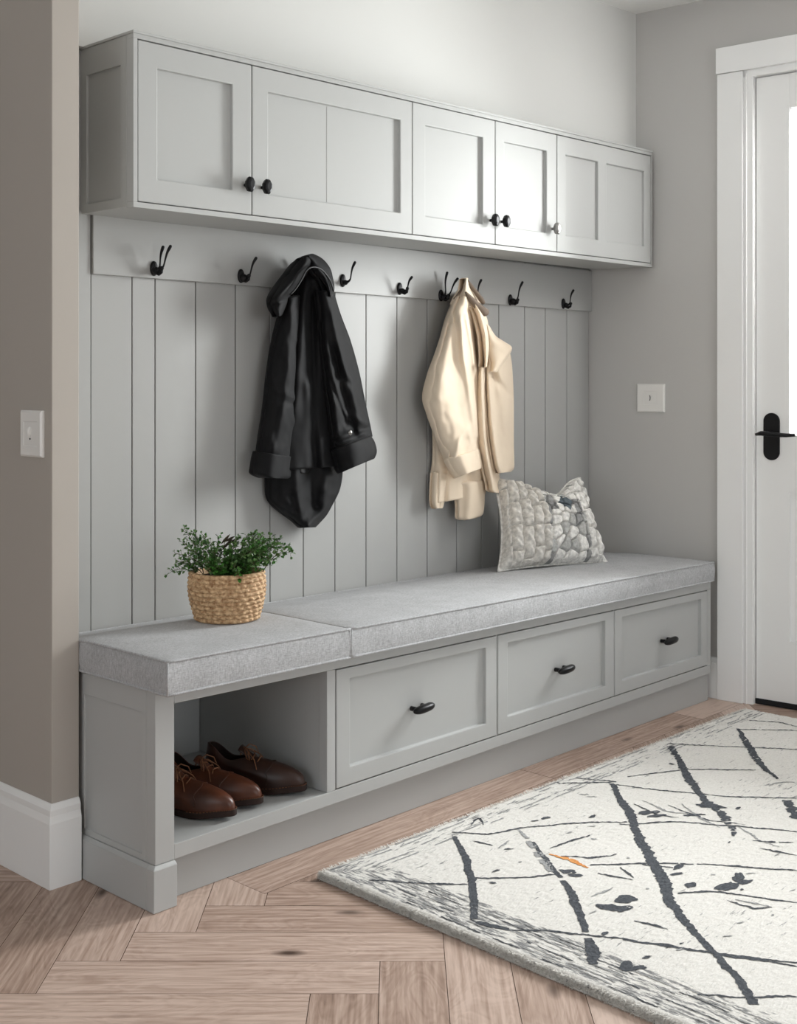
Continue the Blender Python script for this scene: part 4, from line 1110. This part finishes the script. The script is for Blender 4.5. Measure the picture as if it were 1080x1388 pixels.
# ================================================================ RUG
def make_rug():
    X0, X1, YT, YB = 2.028, 4.121, 2.167, .15
    def left(y): return 2.030-.030*(2.167-y)
    def topY(x): return 2.167-.0197*(x-2.028)
    H = .020
    nx, ny = 420, 400
    def P(i, j):
        s = i/nx; t = j/ny
        x = lerp(left(lerp(YT, YB, t)), X1, s); y = lerp(topY(x), YB, t)
        return x, y
    verts = []; bord = []; uv = []
    # outer ring handled by height falloff
    for j in range(ny+1):
        for i in range(nx+1):
            x, y = P(i, j); e = min(x-left(y), topY(x)-y, X1-x)
            wob = .0025*noise.noise(Vector((x*60, y*60, 0))) if e < .001 else 0
            h = H*(1-(1-min(1, e/.016))**2.5)
            h += .0018*noise.noise(Vector((x*70, y*120, 1)))*min(1, e/.01)+.001*noise.noise(Vector((x*9, y*9, 2)))
            ex = x-left(y); ey = topY(x)-y
            wob2 = wob*1.2
            verts.append((x+wob2, y+wob2, max(.001, h)))
            b = 0
            if ex < .17: b = max(b, (1.0 if ex < .13 else 1-(ex-.13)/.04)*(.72+.28*noise.noise(Vector((x*24, y*3, 4)))))
            if ey < .13: b = max(b, (1.0 if ey < .09 else 1-(ey-.09)/.04)*(.42+.35*noise.noise(Vector((x*3, y*24, 6)))))
            if ex < .018 or ey < .012: b = min(b, .15)
            b = max(b, .28+.3*noise.noise(Vector((x*2.2, y*3.2, 8))))
            bord.append(b)
            if ey < .13 and ey < ex: uv.append((x, y))
            elif ex < .17: uv.append((y, x))
            else: uv.append((x*.9+y*.1, y))
    faces = []
    for j in range(ny):
        for i in range(nx):
            a = j*(nx+1)+i; faces.append((a, a+nx+1, a+nx+2, a+1))
    mi = [0]*len(faces); fuv = None
    MBx = MB()
    # ---- drawn figure: ragged strips and blots, a hair above the pile
    rnd = random.Random(5)
    def hz(x, y):
        e = min(x-left(y), topY(x)-y, X1-x); h = H*(1-(1-max(0, min(1, e/.016)))**2.5)
        return h+.0018*noise.noise(Vector((x*70, y*120, 1)))*max(0, min(1, e/.01))+.001*noise.noise(Vector((x*9, y*9, 2)))
    def strip(px, w, mat_i=1, rag=.35, gap=0, seed=0):
        """px: pixel polyline on the rug, w: width in metres (or list)"""
        MBx.cur = mat_i
        pts = [onZ(u, v, H).to_2d() for u, v in px]
        # resample
        out = []
        for a, b in zip(pts, pts[1:]):
            n = max(2, int((b-a).length/.004))
            for k in range(n): out.append(a.lerp(b, k/n))
        out.append(pts[-1]); n = len(out); L_ = []; R__ = []; ok = []
        for i, p in enumerate(out):
            d = (out[min(n-1, i+3)]-out[max(0, i-3)]).normalized(); nn = Vector((-d.y, d.x)); t = i/(n-1)
            ww = .82*(w if not isinstance(w, (list, tuple)) else crom([(q,) for q in w], t)[0])*.46
            a = ww*(1+rag*noise.noise(Vector((p.x*75, p.y*75, seed))))+ww*.5*rag*noise.noise(Vector((p.x*300, p.y*300, seed+3)))
            b = ww*(1+rag*noise.noise(Vector((p.x*75, p.y*75, seed+7))))+ww*.5*rag*noise.noise(Vector((p.x*300, p.y*300, seed+9)))
            wv = nn*(.006*noise.noise(Vector((p.x*16, p.y*16, seed+1))))
            l = p+nn*a+wv; r = p-nn*b+wv
            L_.append(l); R__.append(r); ok.append(not gap or noise.noise(Vector((p.x*40, p.y*40, seed+20))) > gap-1)
        for i in range(n-1):
            if not ok[i]: continue
            q = []
            nsub = 1 if ww < .006 else 3
            for s in range(nsub):
                a0 = L_[i].lerp(R__[i], s/nsub); a1 = L_[i].lerp(R__[i], (s+1)/nsub); b0 = L_[i+1].lerp(R__[i+1], s/nsub); b1 = L_[i+1].lerp(R__[i+1], (s+1)/nsub)
                q = [Vector((p.x, p.y, hz(p.x, p.y)+.0011)) for p in (a0, a1, b1, b0)]
                if all(left(p.y)+.002 < p.x < X1 and YB < p.y < topY(p.x)-.002 for p in q): MBx.add(q, [(0, 1, 2, 3)])
    def blot(u, v, a, b, ang=0, mat_i=1, seed=0):
        MBx.cur = mat_i; c = onZ(u, v, H); N_ = 26; ring = []
        R2 = Matrix.Rotation(radians(ang), 2)
        for k in range(N_):
            t = 2*pi*k/N_; q = R2@Vector((a*cos(t), b*sin(t)))*(1+.45*noise.noise(Vector((cos(t)*1.6, sin(t)*1.6, seed)))+.2*noise.noise(Vector((cos(t)*6, sin(t)*6, seed))))
            x, y = c.x+q.x, c.y+q.y; ring.append(Vector((x, y, hz(x, y)+.0013)))
        if all(left(p.y)+.002 < p.x < X1 and YB < p.y < topY(p.x)-.002 for p in ring):
            MBx.add([Vector((c.x, c.y, hz(c.x, c.y)+.0013))]+ring, [(0, k+1, (k+1) % N_+1) for k in range(N_)])
    # heavy diagonals
    strip([(616, 1134), (630, 1160), (640, 1195), (643, 1246)], [.016, .026, .026, .022], seed=1)
    strip([(703, 1124), (716, 1140), (731, 1160), (748, 1182)], [.010, .020, .030, .018], seed=2, mat_i=3, rag=.9, gap=.85)
    strip([(722, 1142), (745, 1172), (760, 1190)], [.012, .018, .016], seed=22, rag=.6)
    strip([(763, 1194), (776, 1215), (787, 1240), (793, 1264)], [.020, .027, .026, .020], seed=3)
    strip([(796, 1272), (803, 1288), (804, 1308)], [.022, .038, .024], seed=4)
    strip([(829, 1062), (838, 1080), (855, 1105), (864, 1130), (882, 1165), (898, 1190), (906, 1220), (922, 1242), (945, 1268), (975, 1298), (1000, 1328), (1024, 1362)], [.022, .026, .036, .030, .034, .036, .040, .036, .026, .022, .024, .026], seed=5, rag=.55)
    strip([(909, 1012), (920, 1030), (932, 1052), (946, 1075), (962, 1092)], [.030, .026, .036, .030, .024], seed=6, rag=.6)
    strip([(955, 1085), (975, 1100), (990, 1118), (996, 1134)], [.040, .030, .030, .010], seed=7, rag=1.1, gap=.75)
    strip([(1000, 988), (1010, 1004), (1022, 1025), (1036, 1042), (1054, 1056)], [.014, .030, .032, .028, .012], seed=8, rag=.6)
    strip([(1066, 1085), (1080, 1110)], .036, seed=9, rag=.8)
    # fine cross lines
    fine = [[(612, 1129), (660, 1131), (720, 1121), (790, 1115), (850, 1115)], [(500, 1193), (560, 1197), (634, 1200)], [(640, 1190), (700, 1190), (755, 1186)],
            [(645, 1252), (690, 1260), (740, 1262), (800, 1268), (860, 1275), (940, 1289), (1080, 1306)], [(800, 1173), (870, 1170), (960, 1172), (1080, 1180)], [(840, 1118), (920, 1114), (1000, 1120), (1080, 1128)],
            [(835, 1064), (900, 1072), (980, 1080), (1080, 1082)], [(905, 1008), (960, 1011), (1080, 1016)], [(850, 1053), (930, 1043), (1024, 1044)], [(918, 1210), (975, 1209), (1080, 1224)],
            [(998, 989), (1080, 990)], [(945, 1348), (990, 1353), (1080, 1352)], [(780, 1055), (835, 1060)], [(1005, 976), (1060, 980), (1080, 985)], [(850, 1275), (1080, 1310)], [(700, 1050), (760, 1062), (835, 1060)]]
    for k, L_ in enumerate(fine): strip(L_, [.006, .009, .007, .010, .006], seed=30+k, rag=.7, gap=.42 if k % 3 == 1 else 0)
    strip([(645, 1250), (665, 1254), (690, 1259)], [.022, .018, .008], seed=60)
    for k, L_ in enumerate([[(1000, 1120), (1030, 1140), (1056, 1148)], [(985, 1220), (1020, 1232), (1046, 1230)], [(905, 1092), (960, 1112), (1010, 1118)], [(870, 1085), (905, 1100), (945, 1105)], [(870, 1172), (912, 1176)], [(860, 1090), (890, 1105), (920, 1108)],
                          [(925, 1090), (950, 1110), (975, 1122)], [(840, 1176), (858, 1190)], [(860, 1248), (905, 1260)], [(800, 1215), (830, 1203)], [(1030, 1150), (1080, 1160)], [(1020, 1140), (1075, 1142)], [(996, 1220), (1046, 1230)],
                          [(800, 1132), (745, 1150)], [(760, 1160), (800, 1163), (835, 1158)], [(690, 1140), (675, 1150)], [(640, 1140), (668, 1146)], [(545, 1095), (590, 1085)], [(1035, 1065), (1070, 1060), (1080, 1062)], [(810, 1184), (858, 1193)], [(640, 1118), (648, 1110), (655, 1118)]]):
        strip(L_, [.004, .010, .004], seed=80+k, rag=1.1, mat_i=1 if k % 3 else 3, gap=.3)
    for k, (u, v, a, b, an) in enumerate([(849, 1219, .030, .018, -20), (826, 1230, .032, .015, -60), (845, 1232, .03, .010, -25), (878, 1102, .03, .014, -30), (890, 1106, .028, .009, -30), (936, 1200, .018, .010, 0), (985, 1202, .034, .018, -15), (1000, 1190, .03, .012, 20), (1010, 1196, .02, .010, -20),
                                        (770, 1182, .022, .011, -60), (780, 1187, .018, .009, -50), (848, 1310, .022, .012, 20), (862, 1313, .03, .007, -30), (820, 1266, .010, .006, 0), (803, 1107, .014, .006, 0), (920, 1175, .02, .008, 0), (917, 1185, .018, .006, -30), (962, 1093, .04, .014, -60), (940, 1105, .03, .009, -40),
                                        (690, 1151, .012, .004, -30), (668, 1197, .010, .005, -60), (910, 1036, .006, .01, 0), (1000, 1096, .012, .005, 0), (740, 1109, .016, .007, -20), (725, 1113, .012, .004, -30), (876, 1298, .012, .004, -20)]):
        blot(u, v, a, b, an+0, 1, seed=k*3)
    for k in range(46):
        u = rnd.uniform(660, 1080); v = rnd.uniform(1000, 1388)
        w = onZ(u, v, H)
        if w.x < 2.22 or w.y > 2.02: continue
        blot(u, v, rnd.uniform(.003, .014), rnd.uniform(.0015, .004), rnd.uniform(-60, 0), rnd.choice([1, 3, 3]), seed=k+200)
    # orange fleck
    strip([(744, 1158), (762, 1162), (782, 1169), (798, 1176)], [.008, .020, .022, .008], mat_i=2, rag=.8, seed=140)
    # grey streaky border lines
    MB_border = []
    for k in range(9):
        off = .022+.013*k+.004*rnd.uniform(-1, 1); pts = []
        ya, yb2 = 2.167-.05-rnd.uniform(0, .2), .2
        # in world space: convert by sampling along the left edge
        MBx.cur = 3 if k % 3 else 1
        y = ya; prev = None
        while y > yb2:
            x = left(y)+off+.004*noise.noise(Vector((k*3, y*8, 0))); w = .0016*(1+.9*noise.noise(Vector((k*5, y*30, 1))))
            keep = noise.noise(Vector((k*7, y*9, 2))) > -.0
            if prev and keep: MBx.add([(prev[0]-w, prev[1], hz(prev[0], prev[1])+.001), (prev[0]+w, prev[1], hz(prev[0], prev[1])+.001), (x+w, y, hz(x, y)+.001), (x-w, y, hz(x, y)+.001)], [(0, 1, 2, 3)])
            prev = (x, y); y -= .006
    for k in range(6):
        off = .018+.015*k; MBx.cur = 3; x = 2.08+rnd.uniform(0, .1); prev = None
        while x < 4.08:
            y = topY(x)-off+.003*noise.noise(Vector((k*3, x*8, 5))); w = .0022*(1+.9*noise.noise(Vector((k*5, x*30, 1))))
            keep = noise.noise(Vector((k*7, x*7, 3))) > .0+(.2 if k in (2, 3) else 0)
            if prev and keep: MBx.add([(prev[0], prev[1]-w, hz(*prev)+.001), (x, y-w, hz(x, y)+.001), (x, y+w, hz(x, y)+.001), (prev[0], prev[1]+w, hz(*prev)+.001)], [(0, 1, 2, 3)])
            prev = (x, y); x += .006
    # shaggy edge: short wool strands along the left and top edges
    MBx.cur = 0
    def tuft(x, y, dx, dy):
        for q in range(7):
            zz = rnd.uniform(.001, H); a = Vector((x-dx*(.003*zz/H*2+rnd.uniform(-.004, .001)), y-dy*(.003*zz/H*2+rnd.uniform(-.004, .001)), zz)); d = Vector((dx+rnd.uniform(-.5, .5), dy+rnd.uniform(-.5, .5), rnd.uniform(-.35, .7))).normalized()*rnd.uniform(.005, .011)
            s = d.cross(Vector((0, 0, 1))).normalized()*.0013
            e = a+d; e.z = max(.0008, e.z)
            MBx.add([a-s, a+s, e], [(0, 1, 2)])
    y = 2.167
    while y > .2: tuft(left(y)+.003, y, -1, 0); y -= .0012
    x = 2.03
    while x < 4.12: tuft(x, topY(x)-.003, 0, 1); x += .002
    b0 = len(verts); verts += [tuple(p) for p in MBx.v]; faces += [tuple(b0+i for i in f) for f in MBx.f]; mi += MBx.mi
    for p in MBx.v: bord.append(.3); uv.append((p.x, p.y))
    # sides + underside
    me = bpy.data.meshes.new('rug'); me.from_pydata(verts, [], faces)
    for m in ('rug', 'rugdark', 'rugorange', 'ruggrey'): me.materials.append(M[m])
    me.polygons.foreach_set('material_index', mi); me.polygons.foreach_set('use_smooth', [True]*len(faces))
    at = me.attributes.new('border', 'FLOAT', 'POINT'); at.data.foreach_set('value', bord)
    ul = me.uv_layers.new(name='grain')
    lv = [0]*len(me.loops); me.loops.foreach_get('vertex_index', lv)
    ul.data.foreach_set('uv', [c for i in lv for c in uv[i]])
    o = bpy.data.objects.new('area_rug', me); C.objects.link(o)
    tag(o, 'off-white wool rug with ragged charcoal diamond lines on the floor', 'rug')
make_rug()

# ================================================================ LIGHT
def area(name, loc, direction, sx, sy, power, col=(1, 1, 1), spread=180):
    l = bpy.data.lights.new(name, 'AREA'); l.shape = 'RECTANGLE'; l.size = sx; l.size_y = sy; l.energy = power; l.color = col; l.spread = radians(spread)
    o = bpy.data.objects.new(name, l); C.objects.link(o); o.location = loc
    o.rotation_euler = Vector(direction).to_track_quat('-Z', 'Y').to_euler(); return o
# daylight through the glazed door and side window; fill at two added windows
area('daylight_door', (rwx(1.71)+.22, 1.71, 1.62), (-1, .06, -.42), .62, 1.2, 84, (1, .985, .96))
area('daylight_side_window', (rwx(-.2)+.25, -.2, 1.55), (-1, .1, -.2), 1.8, 1.5, 36, (1, .99, .97))
area('fill_light_rear', (1.7, -3.2, 1.5), (0, 1, -.03), 2.8, 1.7, 20, (1, .99, .975))  # added fill from behind the camera, lightens the fronts
area('fill_light_left', (-2.55, .8, 1.5), (1, .05, -.08), 2.5, 1.45, 16, (.97, .985, 1))  # added fill for the surfaces facing left
w = bpy.data.worlds.new('World'); bpy.context.scene.world = w; w.use_nodes = True
bg = w.node_tree.nodes['Background']; bg.inputs[0].default_value = (.98, .985, 1, 1); bg.inputs[1].default_value = 2.0

# ================================================================ CAMERA
cd = bpy.data.cameras.new('Camera'); cam = bpy.data.objects.new('Camera', cd); C.objects.link(cam)
cam.location = (0, 0, CAMZ); cam.rotation_euler = (pi/2, 0, YAW-pi/2)
cd.sensor_fit = 'VERTICAL'; cd.sensor_height = 36; cd.lens = 36*F/1388; cd.shift_y = -(694-V0)/1388; cd.clip_start = .05
bpy.context.scene.camera = cam
vs = bpy.context.scene.view_settings
vs.view_transform = 'Standard'; vs.look = 'None'; vs.gamma = 1; vs.exposure = .2; vs.use_curve_mapping = False
